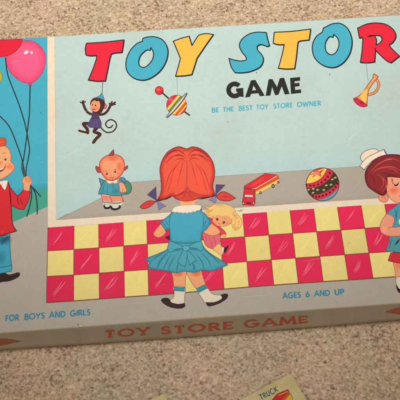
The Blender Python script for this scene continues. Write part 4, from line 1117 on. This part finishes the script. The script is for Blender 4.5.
# ------------------------------------------------------------------ playing cards
def playing_card(name, corner, along, down, w, h, label):
    """corner = pixel of the top right corner; along/down = pixel points on the top and right edges"""
    c = Vector(on_z(*corner, 0.0014)); a = (Vector(on_z(*along, 0.0014)) - c).normalized(); d = Vector((-a.y, a.x))
    dd = Vector(on_z(*down, 0.0014)) - c
    if d.dot(dd) < 0: d = -d
    o = empty(name, (c.x, c.y, 0.0), label, 'card', 'printed cards on the counter')
    bm = bmesh.new(); r = 0.0012; out = []
    def P(s, t): return a * s + d * t
    for (s, t, a0) in ((r, r, 180), (w - r, r, 270), (w - r, h - r, 0), (r, h - r, 90)):
        for k in range(5):
            an = math.radians(a0 + 22.5 * k); out.append(P(s + r * math.cos(an), t + r * math.sin(an)))
    lo = [bm.verts.new((q.x, q.y, 0.0001)) for q in out]; hi = [bm.verts.new((q.x, q.y, 0.0014)) for q in out]
    bm.faces.new(hi); bm.faces.new(list(reversed(lo)))
    for i in range(len(out)):
        j = (i + 1) % len(out); bm.faces.new((lo[i], lo[j], hi[j], hi[i]))
    bmesh.ops.recalc_face_normals(bm, faces=bm.faces)
    me = bpy.data.meshes.new('card_stock'); bm.to_mesh(me); bm.free()
    link('card_stock', me, o, (CARD, BOARD))
    for q in me.polygons: q.material_index = 0 if abs(q.normal.z) > 0.5 else 1
    return o, c, a, d
truck, c0, aa, dd = playing_card('toy_card', (290.7, 373.6), (245, 397.6), (302.6, 400), 0.046, 0.058, 'cream card printed with the word TRUCK and a red truck, on the granite')
p = Plate(truck, 2, z=0.0014)
word(p, 'TRUCK', (261.4, 399.8), (278.4, 391.2), 5.4, (60, 104, 112), 0.19, 0.2, up=(-0.46, -0.887))
p.flush('card_lettering')
p = Plate(truck, 2, z=0.0014); ZC = lambda q: Z(270, 350, 8, q)
p.fill(ZC([(0, 420), (56, 352), (144, 316), (152, 334), (92, 400), (40, 470), (-20, 480)]), (226, 40, 40), smooth=False, line=(120, 30, 34), lw=0.5)
p.fill(ZC([(152, 334), (182, 386), (172, 420), (110, 480), (64, 500), (40, 470), (92, 400)]), (246, 196, 60), smooth=False, line=(120, 60, 34), lw=0.5)
p.fill(ZC([(152, 334), (162, 352), (100, 424), (56, 484), (40, 470), (92, 400)]), (224, 96, 50), smooth=False)
p.line(ZC([(66, 364), (132, 336), (146, 334)]), (246, 200, 90), 0.6, smooth=False)
p.fill(ZC([(-60, 480), (-20, 470), (40, 474), (44, 560), (-64, 560)]), (214, 44, 48), smooth=False, line=(120, 30, 34), lw=0.5)
p.fill(ZC([(-50, 500), (34, 500), (34, 520), (-52, 520)]), (232, 220, 210), smooth=False)
for x, y in ((150, 440), (80, 500)): p.dot(270 + x / 8, 350 + y / 8, 2.0, (50, 46, 48)); p.dot(270 + x / 8, 350 + y / 8, 0.9, (190, 170, 140))
p.flush('truck_illustration')
blank, *_ = playing_card('toy_card', (165, 394), (151.2, 399.2), (166.9, 400.5), 0.046, 0.058, 'card of which only a plain yellowish corner shows, lying apart from the TRUCK card')

# ------------------------------------------------------------------ light
w = bpy.data.worlds.new('World'); S.world = w; w.use_nodes = True
bg = w.node_tree.nodes['Background']
bg.inputs[0].default_value = (1.0, 0.905, 0.71, 1); bg.inputs[1].default_value = 0.34
def lamp(name, kind, loc, aim, energy, col, **kw):
    d = bpy.data.lights.new(name, kind); d.energy = energy; d.color = col
    for k, v in kw.items(): setattr(d, k, v)
    o = bpy.data.objects.new(name, d); COL.objects.link(o); o.location = loc
    o.rotation_euler = (Vector(aim) - Vector(loc)).to_track_quat('-Z', 'Y').to_euler()
    return o
lamp('ceiling_spot', 'SPOT', (0.06, 0.04, 1.5), (0.03, 0.22, 0), 71, (1.0, 0.985, 0.97), spot_size=math.radians(37), spot_blend=1.0, shadow_soft_size=0.12)

S.view_settings.view_transform = 'Standard'
S.view_settings.look = 'None'
S.view_settings.exposure = 0
S.view_settings.gamma = 1
S.cycles.max_bounces = 6
S.cycles.transparent_max_bounces = 24
